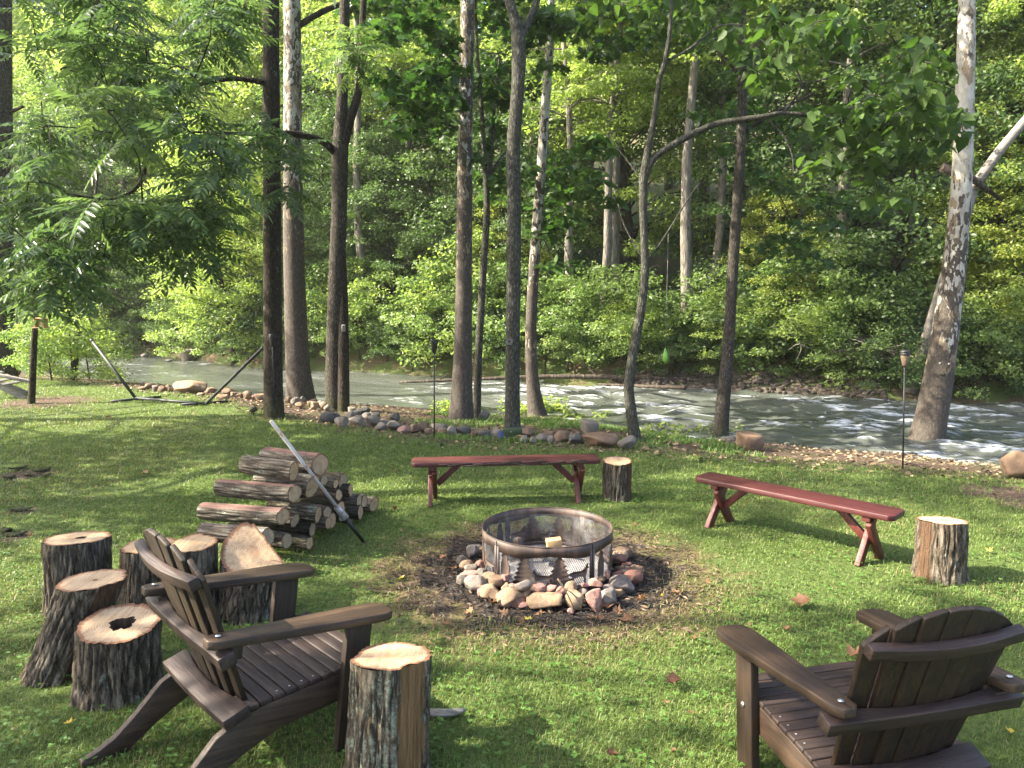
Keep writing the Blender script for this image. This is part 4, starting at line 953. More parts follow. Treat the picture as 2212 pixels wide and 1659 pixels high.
for i, (ex, ey, rr, L, push, bk, ct, bare, lab) in enumerate(LOGS):
    x, y = zp(ex, ey); e = PP(x, y, PILE0+PN*push, PN); d = np.dot(e-EYE, FW); r_ = rr*.2232*d/FPX
    e[2] = max(e[2], r_*.9)
    ax = unit(AX+np.array([rng.normal()*.05, rng.normal()*.05, rng.normal()*.02])); ax[2] = np.clip(ax[2], -.02, .03) if e[2] > r_*1.3 else 0
    if i == 1: ax = unit(AX+np.array([0, .25, 0]))
    st = e+ax*L                              # the section is built from its far end to the sawn end we see
    q = Vector(-ax).to_track_quat('Z', 'Y')
    roll = Matrix.Rotation(0, 4, 'Z')
    kw = dict(h=L, rb=r_*.98, rt=r_*.97, top=(rng.normal()*.012, rng.normal()*.012), tilt=(rng.normal()*.10, rng.normal()*.10), seed=20+i, ridge=.006, nseg=80, nz=24, flare=0.0, bottom=True, lobes=.06, bare=bare)
    wood_section('log', lab, 'log', 'firewood logs stacked on the lawn', tuple(st), q.to_euler(), kw, bk, ct)
# splitting bar leaning on the pile
a = PP(585, 909, PILE0+PN*-.05, PN); tip = P(786, 1171, .0); sock = PP(384+1640*.2232, 905+955*.2232, PILE0+PN*.25, PN)
tt = np.dot(sock-tip, a-tip)/np.dot(a-tip, a-tip); sock = tip+(a-tip)*.235
bar = empty('digging_bar', tuple(tip), 'long white paint flaked steel bar leaning on the log pile, black tip on the grass', 'bar')
B().tube(np.array([sock, a])-tip, .0135, 12).put('shaft', M['white_rust'], bar, True)
B().tube(np.array([sock+(sock-a)*.03, sock+(a-sock)*.10])-tip, [.03, .026], 12).put('socket', M['silver_rust'], bar, True, .003)
B().tube(np.array([tip+(a-tip)*.005, sock])-tip, [.012, .017], 10).put('tip', M['black'], bar, True)
B().beam(sock-tip+np.array([-.03, 0, .0]), sock-tip+np.array([.03, 0, .0]), .012, .012).put('bolt', M['silver_rust'], bar)

# ------------------------------------------------------------------ adirondack chairs
def chair(loc, rot, size, zf, label):
    root = empty('adirondack_chair', loc, label, 'chair', 'dark wooden chairs facing the fire ring'); root.rotation_euler = rot; root.scale = (size, size, size)
    xw = .325
    for s in (-1, 1):
        # arm: wide front end, narrow back, rounded ends
        out = []
        for t in np.linspace(0, math.pi, 7): out.append((.055*math.cos(t), .35+.035*math.sin(t)))
        out = [(.075, .20), (.075, .33), (.06, .372), (.03, .385), (-.03, .385), (-.058, .372), (-.072, .33), (-.07, .18), (-.045, -.30), (-.04, -.365), (-.022, -.385), (.018, -.385), (.036, -.365), (.042, -.30)]
        pts = [(s*xw+s*x, y, .54) for x, y in out]
        if s < 0: pts = pts[::-1]
        arm = B().prism(pts, (0, 0, .034)).put('armrest', M['chair'], root, bev=.005)
        B().lathe([(.0001, .0), (.011, .0), (.010, .004), (.004, .006)], 10, (s*xw, -.34, .578)).put('bolt', M['zinc'], arm)
        leg = B().beam((s*(xw-.01), .255, -.02), (s*(xw-.01), .255, .539), .115, .036, (0, 1, 0)).put('front_leg', M['chair_z'], root, bev=.004)
        bt = B(); bt.tube([(s*(xw+.008), .255, .30), (s*(xw+.014), .255, .30)], .011, 10); bt.put('bolt', M['zinc'], leg)
        prof = [(.36, .225), (.372, .26), (.37, .338), (.15, .302), (-.1, .262), (-.2, .235), (-.30, .175), (-.39, .105+zf*.4), (-.47, .062+zf*.8), (-.54, .04+zf), (-.585, .022+zf), (-.58, zf-.012), (-.50, zf-.012), (-.41, .005+zf*.85), (-.31, .055+zf*.5), (-.20, .10+zf*.2), (-.05, .15), (.12, .18)]
        pts = [(s*.262, y, z) for y, z in prof]
        if s < 0: pts = pts[::-1]
        B().prism(pts, (s*.034, 0, 0)).put('side_rail', M['chair'], root, bev=.004)
        B().beam((s*.30, -.335, .50), (s*.30, -.24, .50), .05, .045).put('arm_block', M['chair_x'], root, bev=.003)
    # seat slats follow the rails, first one rounds the front
    ys = np.linspace(.350, -.165, 11)
    for k, y in enumerate(ys):
        z = np.interp(y, [-.25, -.1, .15, .37], [.230, .264, .304, .340])+.011
        sl = .16
        d = np.array([0, .0215, .0215*sl])
        o = B().beam((-.297, y, z), (.297, y, z), .0495, .021, (0, 1, sl)).put('seat_slat', M['chair_x'], root, bev=.005)
        if k < 9:
            nb = B()
            for s in (-1, 1): nb.lathe([(.0001, 0), (.0045, 0), (.0035, .0015)], 8, (s*.272, y, z+.0115))
            nb.put('screw', M['zinc'] if k in (5, 6, 7, 8) else M['black'], o)
    # back: seven slats in a shallow fan, rounded crest
    lo = np.array([0, -.165, .225]); up = unit(np.array([0, -.40, .92])); nrm = np.cross(np.array([1, 0, 0]), up)
    n = 7
    for k in range(n):
        c = (k-(n-1)/2)/((n-1)/2)
        xb0, xt0 = c*.205, c*.248; wb, wt = .063, .079
        L = .735-.115*c*c
        crest = lambda x: .735-.115*(x/.262)**2
        curve = .030*(1-c*c)                 # gentle hollow across the back
        pts = []
        for x, l in ((xb0-wb/2, 0), (xb0+wb/2, 0), (xt0+wt/2, crest(xt0+wt/2)), (xt0+wt/4, crest(xt0+wt/4)), (xt0, crest(xt0)), (xt0-wt/4, crest(xt0-wt/4)), (xt0-wt/2, crest(xt0-wt/2))):
            pts.append(lo+up*l+np.array([x, 0, 0])+nrm*(curve))
        B().prism(pts, -nrm*.021).put('back_slat', M['chair_z'], root, bev=.004)
    def rail(l, half, th, dep, curved):
        xs = np.linspace(-half, half, 11); f = []; bk = []
        for x in xs:
            cc = .030*(1-min(1, abs(x)/.272)**2)
            f.append(lo+up*l+np.array([x, 0, 0])+nrm*(cc+.0015)); 
            bk.append(lo+up*l+np.array([x, 0, 0])+nrm*((cc*curved)+dep))
        pts = np.array(f+bk[::-1]); 
        return pts, up*th
    pts, off = rail(.575, .288, .045, .04, 1.0)
    B().prism(pts, off).put('upper_back_rail', M['chair_x'], root, bev=.003)
    pts, off = rail(.285, .375, .052, .062, .2)
    B().prism(pts, off).put('arm_rail', M['chair_x'], root, bev=.003)
    pts, off = rail(.02, .31, .045, .105, .2)
    B().prism(pts, off).put('lower_back_rail', M['chair_x'], root, bev=.003)
    return root
chair((-1.151, 3.219, .032), (-.131, .004, -.815), 1.062, -.104, 'dark brown wooden garden chair among the stumps, seen from its side')
chair((1.362, 2.785, .003), (-.084, -.007, .228), 1.042, -.05, 'dark brown wooden garden chair at right, seen from behind')

# ------------------------------------------------------------------ red benches
def bench(p0, p1, label, split):
    p0, p1 = np.asarray(p0), np.asarray(p1); c = (p0+p1)/2; L = np.linalg.norm(p1-p0); rz = math.atan2(p1[1]-p0[1], p1[0]-p0[0])
    root = empty('bench', (c[0], c[1], 0), label, 'bench', 'red picnic benches round the fire ring', rz)
    zt, th, w = .405, .042, .265
    def board(y0, y1, front):
        c_ = .03; xs = L/2
        pts = [(-xs+c_, y0), (xs-c_, y0), (xs, y0+c_), (xs, y1), (-xs, y1), (-xs, y0+c_)] if front else [(-xs, y0), (xs, y0), (xs, y1-c_), (xs-c_, y1), (-xs+c_, y1), (-xs, y1-c_)]
        return B().prism([(x, y, zt-th) for x, y in pts], (0, 0, th))
    if split:
        fr = board(-w/2, -.004, True).put('seat_board', M['red'], root, bev=.005); fr['label'] = 'red seat board with rotted dark front edge'
        board(.004, w/2, False).put('seat_board', M['red'], root, bev=.005)
        rb = B(); r = np.random.default_rng(4); x = -L*.36
        while x < L*.40:
            l = .05+.14*r.random(); z = zt-.006-.028*r.random()
            rb.beam((x, -w/2-.001, z), (x+l, -w/2-.001+.002*r.normal(), z+.004*r.normal()), .006+.008*r.random(), .007, (0, 0, 1)); x += l*.45
        rb.put('rotten_edge', M['rot'], root)
    else:
        xs, c_, y = L/2, .035, w/2
        B().prism([(a_, b_, zt-th) for a_, b_ in ((-xs+c_, -y), (xs-c_, -y), (xs, -y+c_), (xs, y-c_), (xs-c_, y), (-xs+c_, y), (-xs, y-c_), (-xs, -y+c_))], (0, 0, th)).put('seat_board', M['red'], root, bev=.005)
    for s in (-1, 1):
        x = s*(L/2-.19)
        B().beam((x, -.115, zt-th-.021), (x, .115, zt-th-.021), .04, .058, (0, 0, 1)).put('cleat', M['red_leg'], root, bev=.003)
        lg = zt-th-.043
        B().beam((x-.021, -.150, -.015), (x-.021, .095, lg), .075, .040, (0, 1, 0)).put('leg', M['red_leg'], root, bev=.004)
        B().beam((x+.021, .150, -.015), (x+.021, -.095, lg), .075, .040, (0, 1, 0)).put('leg', M['red_leg'], root, bev=.004)
        B().beam((x-s*.045, 0, .175), (x-s*.235, 0, zt-th-.012), .055, .038, (0, 0, 1)).put('brace', M['red_leg'], root, bev=.003)
bench((-.93, 7.0), (.82, 7.155), 'red bench beyond the fire ring with a rotted split front edge', True)
bench((1.63, 6.47), (2.76, 5.315), 'red bench right of the fire ring with chipped smooth top', False)

# ------------------------------------------------------------------ fire ring with cut-out silhouettes
RR, RZ0, RZ1 = .455, .03, .345
ring = empty('fire_ring', (FIRE[0], FIRE[1], 0), 'rusty round steel fire ring with pine, bear and wolf cut-outs', 'fire ring')
def cyl_pt(s, z, r=RR): return np.array([r*math.cos(s/RR), r*math.sin(s/RR), z])
def ring_band(zlo, zhi, r=RR, th=.004, n=160, a0=0, a1=2*math.pi):
    a = np.linspace(a0, a1, n+1); lo = zlo(a) if callable(zlo) else np.full(n+1, zlo); hi = zhi(a) if callable(zhi) else np.full(n+1, zhi)
    V = []
    for rr, zz in ((r, lo), (r, hi), (r-th, hi), (r-th, lo)): V.append(np.stack([rr*np.cos(a), rr*np.sin(a), zz], -1))
    V = np.concatenate(V); k = n+1; j = np.arange(n); Q = []
    for p in range(4): q = (p+1) % 4; Q.append(np.stack([p*k+j, p*k+j+1, q*k+j+1, q*k+j], -1))
    return B().add(V, np.concatenate(Q))
ring_band(lambda a: .283-.028*np.abs(((a*4/math.pi*1.5) % 2)-1), RZ1).put('top_band', M['steel_rust'], ring)
ring_band(RZ0, .078).put('bottom_band', M['steel_rust'], ring)
ring_band(RZ1-.004, RZ1+.002, RR+.0015, .006).put('rim_edge', M['steel_rust'], ring)
SEAMS = [math.radians(q) for q in (-52, 52, 128, -140)]
for q in SEAMS:
    ring_band(.07, .30, RR+.001, .006, 4, q-.045, q+.045).put('upright', M['steel_rust'], ring)
    ring_band(.035, RZ1-.01, RR+.006, .005, 2, q-.006, q+.006).put('seam', M['black'], ring)
def pine(w, h):
    L = [(0, h), (.10*w, h*.84)]
    for k, z in enumerate((.72, .58, .44, .30, .16)): L += [((.20+.066*k)*w, h*(z+.05)), ((.12+.06*k)*w, h*z)]
    L += [(.5*w, h*.07), (.5*w, 0)]
    return L+[(-x, z) for x, z in L[::-1] if x > 0]
WOLF = [(-.10, 0), (-.085, .05), (-.075, .085), (-.10, .10), (-.115, .085), (-.105, .115), (-.06, .13), (.02, .13), (.055, .15), (.075, .185), (.09, .19), (.088, .165), (.10, .15), (.085, .14), (.075, .105), (.065, .07), (.07, 0), (.05, 0), (.042, .07), (.0, .08), (-.05, .07), (-.06, .04), (-.075, 0)]
BEAR = [(-.03, 0), (-.035, .06), (-.033, .12), (-.02, .16), (-.03, .175), (-.012, .195), (.012, .19), (.024, .175), (.022, .15), (.035, .11), (.036, .05), (.03, 0), (.008, 0), (.004, .03), (-.004, .03), (-.006, 0)]
DEER = [(-.075, 0), (-.07, .06), (-.085, .09), (-.06, .11), (.02, .105), (.04, .135), (.028, .165), (.04, .16), (.046, .145), (.056, .165), (.06, .142), (.078, .128), (.06, .118), (.05, .08), (.045, 0), (.033, 0), (.03, .06), (-.045, .06), (-.06, 0)]
from mathutils.geometry import tessellate_polygon
def silhouette(name, outl, s0, flip=False, sc=1.0):
    pts = [((-x if flip else x)*sc, z*sc+.075) for x, z in outl]
    tr = tessellate_polygon([[Vector((x, z, 0)) for x, z in pts]])
    n = len(pts); V = [cyl_pt(s0+x, z, RR-.0005) for x, z in pts]+[cyl_pt(s0+x, z, RR-.0045) for x, z in pts]
    bb = B(); T = [tuple(t) for t in tr]+[tuple(i+n for i in t[::-1]) for t in tr]
    bb.add(V, [(i, (i+1) % n, n+(i+1) % n, n+i) for i in range(n)], T)
    bb.put(name, M['steel_rust'], ring)
for q0, q1 in ((-140, -52), (-52, 52), (52, 128), (128, 220)):
    a0, a1 = math.radians(q0), math.radians(q1); L = (a1-a0)*RR
    s = lambda t: a0*RR+t*L
    silhouette('bear_silhouette', BEAR, s(.11), q0 > 0)
    silhouette('pine_silhouette', pine(.17, .225), s(.32), sc=.98)
    silhouette('deer_silhouette' if q0 > 0 else 'wolf_silhouette', DEER if q0 > 0 else WOLF, s(.49), True, .62)
    silhouette('pine_silhouette', pine(.19, .235), s(.655), sc=.96)
    silhouette('wolf_silhouette', WOLF, s(.855), q0 > 0, .74)
sc_ = B(); nA, nz_ = 190, 17
for fam in (1, -1):                          # expanded metal: two families of slanting strands
    for i in range(nA):
        a = (i+fam*np.arange(nz_+1)*.5)/nA*2*math.pi; z = .07+np.arange(nz_+1)/nz_*.225
        r0 = RR-.007-.0006*fam; w = .0021
        V = np.concatenate([np.stack([r0*np.cos(a), r0*np.sin(a), z-w*1.3], -1), np.stack([r0*np.cos(a), r0*np.sin(a), z+w*1.3], -1)])
        j = np.arange(nz_); sc_.add(V, np.stack([j, j+1, nz_+1+j+1, nz_+1+j], -1))
sc_.put('mesh_screen', M['screen'], ring)['kind'] = 'stuff'
# ash bed and half burnt block inside
n = 40; ra = np.linspace(0, RR-.02, 9); aa = np.arange(n)/n*2*math.pi
ax_, ay_ = ra[:, None]*np.cos(aa), ra[:, None]*np.sin(aa); az_ = .05+.05*(fbm(ax_*7, ay_*7, 1, 4)-.4)+.0*ax_
ii = np.arange(8)[:, None]*n; jj = np.arange(n)[None]; j2 = (jj+1) % n
ash = put('ash', mk('ash', np.stack([ax_, ay_, az_], -1).reshape(-1, 3), [np.stack([ii+jj, ii+n+jj, ii+n+j2, ii+j2], -1).reshape(-1, 4)], M['ash'], None, True), loc=(FIRE[0], FIRE[1], 0), kind='stuff')
ash['label'] = 'grey ash and charcoal bed inside the fire ring'
blk = B().beam((-.055, 0, 0), (.055, .01, .012), .085, .075).put('wood_block', M['plywood'], bev=.006, loc=tuple(P(1197, 1178, .125))); tag(blk, 'sawn tan wood block lying inside the fire ring', 'firewood')
for i, (a, l) in enumerate(((.3, .30), (2.4, .34), (1.2, .26), (-.5, .28))):
    o = B().tube(spline([(-l*.5*math.cos(a), -l*.5*math.sin(a), 0), (.01, .015, .012), (l*.5*math.cos(a), l*.5*math.sin(a), .01)], 7), [.014, .017, .016, .018, .017, .016, .012], 7).put('charred_stick', M['char'], smooth=True, loc=(FIRE[0]-.12+.07*i, FIRE[1]+.05+.04*i, .09))
    tag(o, 'charred black stick lying in the ash of the fire ring', 'stick', 'charred sticks in the fire ring')

# ------------------------------------------------------------------ stones
def ico(sub):
    import bmesh
    bm = bmesh.new(); bmesh.ops.create_icosphere(bm, subdivisions=sub, radius=1); bm.verts.ensure_lookup_table()
    V = np.array([v.co[:] for v in bm.verts]); F = np.array([[v.index for v in f.verts] for f in bm.faces]); bm.free(); return V, F
ICO3, ICO2 = ico(4), ico(3)
def stone_shape(seed, facets=9, p=9, rough=.06, hi=True):
    r = np.random.default_rng(seed); D, F = ICO3 if hi else ICO2
    nrm = unit(r.standard_normal((facets, 3))); h = .72+.28*r.random(facets)
    s = np.maximum(D@nrm.T, 0)/h; rad = (np.sum(s**p, 1)+1e-3)**(-1/p); rad = np.minimum(rad, 1.25)
    V = D*rad[:, None]; V = V*(1+rough*(2*fbm(V[:, 0]*2.4+seed, V[:, 1]*2.4, V[:, 2]*2.4, 4)-1))[:, None]
    return (V*(1+.018*(2*fbm(V[:, 0]*9, V[:, 1]*9+seed, V[:, 2]*9, 3)-1))[:, None])/np.abs(V).max(0), F
SHAPES = [stone_shape(300+k, 9+k % 6, 16+3*(k % 6), .055, True) for k in range(14)]
def stone(px, py, w, h, matk, label, seed, group, name='stone', dep=.8, sink=.18, z=None, gz=None, tilt=0.0):
    """px, py: photo centre of what shows; w, h: its photo size"""
    if gz is None:
        b = ground_hit(px, py+h*.42) if z is None else P(px, py+h*.4, z)
    else: b = np.array(gz, float)
    d = np.dot(b-EYE, FW); sw = w*d/FPX/2; sh = h*d/FPX/2*1.2
    V, F = SHAPES[seed % len(SHAPES)]; D = sw*dep
    r = np.random.default_rng(seed); a = tilt if tilt else r.normal()*.12
    W = V*[sw, D, sh]
    W = np.stack([W[:, 0]*math.cos(a)+W[:, 2]*math.sin(a), W[:, 1], -W[:, 0]*math.sin(a)+W[:, 2]*math.cos(a)], -1)
    o = put(name, mk('stone', W, [F], M[matk], None, True))
    o.location = (b[0], b[1]+D*.5, b[2]+sh*(1-2*sink*.5)-(0 if z else .0)); o.rotation_euler = (0, 0, r.normal()*.25)
    tag(o, label, 'boulder' if name == 'boulder' else 'stone', group); return o
def z3(x, y): return 822.8+x*.3224*1.0, 932.5+y*.3224   # fire pit close-up
G_FIRE = 'stones heaped round the fire ring'
TONE = {'st_tan': 'tan', 'st_pink': 'pink', 'st_grey': 'grey', 'st_white': 'pale', 'st_brown': 'brown', 'st_blue': 'dark grey', 'st_red': 'reddish', 'st_soot': 'sooty'}
NEARBY = [(P(1106, 1090), 'under the far red bench'), (P(1720, 1160), 'by the right red bench'), (P(2030, 1250), 'by the pale barked stump'), (P(1182, 1320), 'in front of the fire ring'), (P(930, 1230), 'left of the fire ring'), (P(1450, 1230), 'right of the fire ring'),
          (P(640, 1210), 'by the log pile'), (P(160, 1330), 'by the left stumps'), (P(200, 1050), 'on the open left lawn'), (P(250, 900), 'near the hammock stand'), (P(1060, 1500), 'right of the lichen stump'), (P(1400, 1520), 'between the two chairs'), (P(1000, 975), 'below the middle torch'), (P(1500, 1010), 'beyond the far bench stump'), (P(1850, 1050), 'near the right torch'), (P(1850, 1420), 'beyond the right chair'), (P(700, 980), 'beyond the log pile'), (P(300, 1620), 'by the left chair rear foot')]
def near_what(p): return min(NEARBY, key=lambda q: np.hypot(q[0][0]-p[0], q[0][1]-p[1]))[1]
def row_what(px):
    for lim, t in ((330, 'left of the hammock stand arm'), (480, 'between the hammock stand and its right arm'), (585, 'left of the dark straight trunk'), (665, 'between the two left trunks'), (720, 'left of the forked tree'), (790, 'right of the forked tree'), (890, 'left of the middle torch'), (985, 'right of the middle torch'), (1075, 'left of the solar panel'), (1180, 'right of the furrowed tree'), (9e9, 'left of the longest block')):
        if px < lim: return t
FS = [  # close-up px: x, y, w, h, material, base height, label
 (1095, 1137, 240, 130, 'st_tan', 0, 'largest flat tan stone at the front of the fire ring'),
 (870, 1115, 185, 130, 'st_tan', 0, 'pale tan three cornered stone leaning left of the largest front stone'),
 (737, 1092, 145, 118, 'st_tan', 0, 'sandy stone with a flat left face, front left of the fire ring'),
 (633, 1030, 175, 108, 'st_white', 0, 'big whitish stone at the left foot of the fire ring'),
 (1300, 1140, 140, 125, 'st_tan', 0, 'squarish tan stone under the dry twigs at the front'),
 (1430, 1135, 105, 165, 'st_pink', 0, 'upright pink and grey wedge stone at the front right'),
 (1525, 1122, 118, 135, 'st_soot', 0, 'oval grey sooty stone standing right of the pink wedge'),
 (1605, 1035, 165, 120, 'st_soot', 0, 'white and black scorched stone at the right front'),
 (1690, 985, 125, 100, 'st_red', 0, 'round dark red stone at the right of the ring'),
 (960, 1038, 125, 75, 'st_white', .09, 'cream oval stone lying on the front row against the ring'),
 (765, 1005, 110, 68, 'st_brown', .06, 'smooth brown oval stone left of the front against the ring'),
 (738, 962, 105, 45, 'st_brown', .07, 'flat brown pebble like stone touching the ring at left'),
 (580, 968, 140, 62, 'st_pink', .02, 'flat pinkish stone above the big whitish stone'),
 (680, 952, 78, 62, 'st_grey', .05, 'bluish grey egg shaped stone touching the ring at left'),
 (600, 913, 82, 55, 'st_grey', .06, 'grey oval stone resting on the left heap'),
 (672, 898, 68, 75, 'st_red', .06, 'rosy three cornered stone against the left wall of the ring'),
 (548, 868, 75, 72, 'st_grey', 0, 'grey brown round stone at the far left of the heap'),
 (612, 815, 95, 95, 'st_soot', .0, 'angular grey stone at the back left of the ring'),
 (655, 785, 60, 50, 'st_grey', .02, 'small grey stone behind the angular stone at back left'),
 (575, 905, 70, 60, 'st_tan', .0, 'tan stone wedged low in the left heap'),
 (830, 990, 60, 62, 'st_pink', .08, 'narrow pink stone leaning on the ring at front left'),
 (838, 1055, 62, 75, 'st_tan', .02, 'small tan stone between the sandy stone and the cream oval'),
 (882, 1042, 60, 42, 'st_pink', .09, 'small pink stone tucked beside the cream oval stone'),
 (978, 1090, 70, 65, 'st_tan', .04, 'small cream stone above the largest tan stone'),
 (1062, 1053, 84, 52, 'st_pink', .10, 'bright pink stone on top of the front row'),
 (1140, 1050, 80, 40, 'st_pink', .11, 'pale pink flat stone right of the bright pink stone'),
 (1198, 1078, 75, 85, 'st_pink', .07, 'rough rose coloured chunk under the twigs'),
 (1280, 1050, 92, 80, 'st_tan', .08, 'pale orange stone on the front row under the twigs'),
 (1365, 1030, 50, 36, 'st_pink', .11, 'tiny pink stone on the front right of the heap'),
 (1360, 1080, 72, 55, 'st_soot', .06, 'sooty blue grey stone behind the pink wedge'),
 (1438, 1022, 95, 66, 'st_pink', .09, 'pink angular stone lying on the right of the front row'),
 (1475, 995, 55, 40, 'st_brown', .08, 'small brown stone against the ring at the right seam'),
 (1520, 965, 35, 66, 'st_pink', .09, 'thin upright pink sliver stone against the ring at right'),
 (1590, 958, 85, 55, 'st_red', .03, 'dark red brown stone touching the ring at right'),
 (1605, 920, 62, 36, 'st_brown', .05, 'flat brown stone above the dark red brown stone'),
 (1660, 935, 70, 40, 'st_red', .04, 'small reddish stone behind the round dark red stone'),
 (1600, 865, 90, 70, 'st_red', .02, 'angular maroon stone at the right back of the ring'),
 (1655, 895, 75, 40, 'st_red', .02, 'low maroon stone outside the angular maroon stone'),
 (1620, 820, 110, 80, 'st_brown', .0, 'large brown grey stone at the back right of the ring'),
 (1560, 800, 50, 40, 'st_grey', .0, 'small grey stone at the back right against the ring'),
 (1520, 1045, 72, 45, 'st_soot', .06, 'small sooty stone between the oval and scorched stones'),
 (1275, 1208, 55, 45, 'st_pink', 0, 'small mauve stone lying alone in front of the heap'),
]
for i, (x, y, w, h, mk_, zb, lab) in enumerate(FS):
    px, py = 822.8+x*.3224, 932.5+y*.3224
    b = P(px, py+h*.3224*.40, zb)
    v = b[:2]-FIRE; q = np.linalg.norm(v); rs = w*.3224*np.dot(b-EYE, FW)/FPX*.4
    if q < RR+rs*.8: b[:2] = FIRE+v/q*(RR+rs*.8)
    b[1] -= rs*.4
    stone(px, py, w*.3224*1.10, h*.3224*.90, mk_, lab, 40+i, G_FIRE, gz=(b[0], b[1], b[2]), sink=.1)
r = np.random.default_rng(55)
for i in range(34):
    a = r.random()*2*math.pi; q = RR+.075+.09*r.random(); w = 24+24*r.random()
    stone(0, 0, w, w*.60, ('st_brown', 'st_grey', 'st_pink', 'st_tan', 'st_red')[i % 5], 'small '+TONE[('st_brown', 'st_grey', 'st_pink', 'st_tan', 'st_red')[i % 5]]+' stone low in the heap at the '+('right' if -.8 < (a if a < math.pi else a-2*math.pi) < .8 else 'back' if .8 <= a < 2.35 else 'left' if 2.35 <= a < 3.93 else 'front')+' of the fire ring', 400+i, G_FIRE, gz=(FIRE[0]+q*math.cos(a), FIRE[1]+q*math.sin(a)-.03, .0), sink=.1)
# row edging the lawn and heaps on the bank (close-up px of the middle bank)
G_ROW = 'stones edging the lawn by the river'
g_small = 'small stone in the row edging the lawn above the river'
ROW = [
 (408, 900, 100, 52, 'st_blue', 'broad blue grey stone at the left start of the dark stone row'), (475, 918, 72, 50, 'st_grey', 'grey stone in front of the forked tree foot'), (545, 885, 80, 44, 'st_blue', 'blue grey slab just right of the forked tree'),
 (560, 916, 92, 50, 'st_grey', 'wide grey stone right of the forked tree foot'), (645, 915, 80, 50, 'st_grey', 'grey humped stone at the edge of the dark heap'), (590, 862, 95, 40, 'st_blue', 'dark slab topping the heap behind the forked tree'),
 (530, 856, 44, 32, 'st_grey', None), (690, 946, 72, 40, 'st_grey', None), (755, 937, 80, 48, 'st_grey', 'low grey stone ending the dark heap'), (770, 896, 62, 42, 'st_blue', 'dark stone set back on the soil between heap and torch'), (715, 922, 72, 30, 'st_grey', None),
 (818, 962, 72, 42, 'st_pink', 'smooth pinkish tan stone left of the middle torch'), (875, 957, 56, 46, 'st_brown', 'brown upright stone left of the middle torch'), (920, 950, 66, 52, 'st_brown', 'tall brown stone just left of the middle torch'), (950, 972, 42, 32, 'st_brown', None),
 (1010, 950, 92, 42, 'st_grey', 'long grey stone behind the middle torch'), (1025, 971, 52, 36, 'st_tan', None), (1075, 968, 50, 48, 'st_white', 'pale square grey stone right of the middle torch'), (1138, 970, 86, 46, 'st_blue', 'dark rounded stone right of the pale square stone'),
 (1205, 985, 62, 40, 'st_brown', None), (1253, 990, 66, 40, 'st_blue', None), (1315, 985, 62, 50, 'st_grey', 'grey stone behind the blue solar panel'), (1368, 990, 50, 40, 'st_brown', None), (1490, 977, 86, 42, 'st_brown', 'flat topped brown stone right of the furrowed tree'), (1448, 955, 50, 36, 'st_grey', None),
 (1470, 1011, 42, 40, 'st_grey', None), (1520, 1018, 36, 32, 'st_grey', None), (1567, 1010, 72, 42, 'st_grey', 'round grey stone in the middle of the right row'), (1620, 1015, 42, 36, 'st_grey', None), (1610, 983, 62, 32, 'st_brown', None), (1682, 1003, 80, 62, 'st_brown', 'tall brown stone left of the longest row stone'),
 (1755, 1016, 82, 50, 'st_blue', 'blue grey block next to the longest row stone'), (1890, 1022, 192, 62, 'st_brown', 'longest brown block in the stone row'), (2038, 1033, 112, 60, 'st_grey', 'grey block ending the row at the crooked slender tree'), (1825, 946, 96, 56, 'st_grey', 'flat grey slab lying on the grassy bank behind the row'),
 (1252, 886, 62, 46, 'st_grey', 'grey round stone behind the slender forked tree'), (440, 890, 50, 45, 'st_grey', None), (615, 890, 60, 36, 'st_grey', None), (660, 880, 50, 30, 'st_blue', None),
 (190, 796, 36, 36, 'st_tan', None), (230, 806, 60, 36, 'st_white', 'pale stone between the two left trunks'), (245, 828, 55, 28, 'st_tan', None), (262, 796, 40, 32, 'st_white', None), (320, 806, 40, 26, 'st_tan', None), (325, 830, 44, 40, 'st_tan', None), (355, 822, 40, 32, 'st_white', None), (376, 833, 46, 40, 'st_tan', 'tan stone left of the split double trunk'), (398, 842, 36, 32, 'st_white', None), (300, 818, 30, 24, 'st_tan', None),
]
for i, (x, y, w, h, mk_, lab) in enumerate(ROW):
    stone(548.6+x*.3968, 548.6+y*.3968, w*.3968*1.1, h*.3968*1.1, mk_, lab or 'small '+TONE[mk_]+' stone in the lawn edging row '+row_what(548.6+x*.3968), 100+i, G_ROW)
RIVL = [
 (945, 905, 62, 22, 'st_brown', 'flat brown stone left of the tan boulder on the bank'), (997, 890, 52, 42, 'st_tan', None), (1035, 906, 42, 36, 'st_grey', None), (1080, 908, 52, 36, 'st_brown', None), (1110, 908, 40, 30, 'st_grey', None), (1127, 895, 36, 26, 'st_tan', None), (1142, 912, 34, 30, 'st_brown', None),
 (1265, 900, 212, 72, 'st_tan', 'big rounded tan boulder at the water behind the hammock stand'), (1412, 921, 92, 36, 'st_brown', 'flat brown stone under the right arm of the hammock stand'), (1520, 930, 92, 42, 'st_brown', 'brown slab right of the hammock stand arm'), (1345, 945, 52, 20, 'st_tan', None), (1490, 960, 82, 30, 'st_tan', 'pale low stone right of the hammock stand arm'),
 (1560, 945, 42, 30, 'st_tan', None), (1606, 952, 40, 30, 'st_brown', None), (1655, 955, 62, 52, 'st_tan', 'three cornered pale stone left of the dark straight trunk'), (1692, 966, 50, 32, 'st_pink', None), (1735, 966, 72, 42, 'st_tan', 'tan stone just left of the dark straight trunk'), (1764, 962, 30, 30, 'st_tan', None)]
for i, (x, y, w, h, mk_, lab) in enumerate(RIVL):
    stone(x*.3224, 548.6+y*.3224, w*.3224*1.1, h*.3224*1.1, mk_, lab or 'small '+TONE[mk_]+' stone on the bank '+row_what(x*.3224), 160+i, 'stones on the left bank', name='boulder' if w > 150 else 'stone')
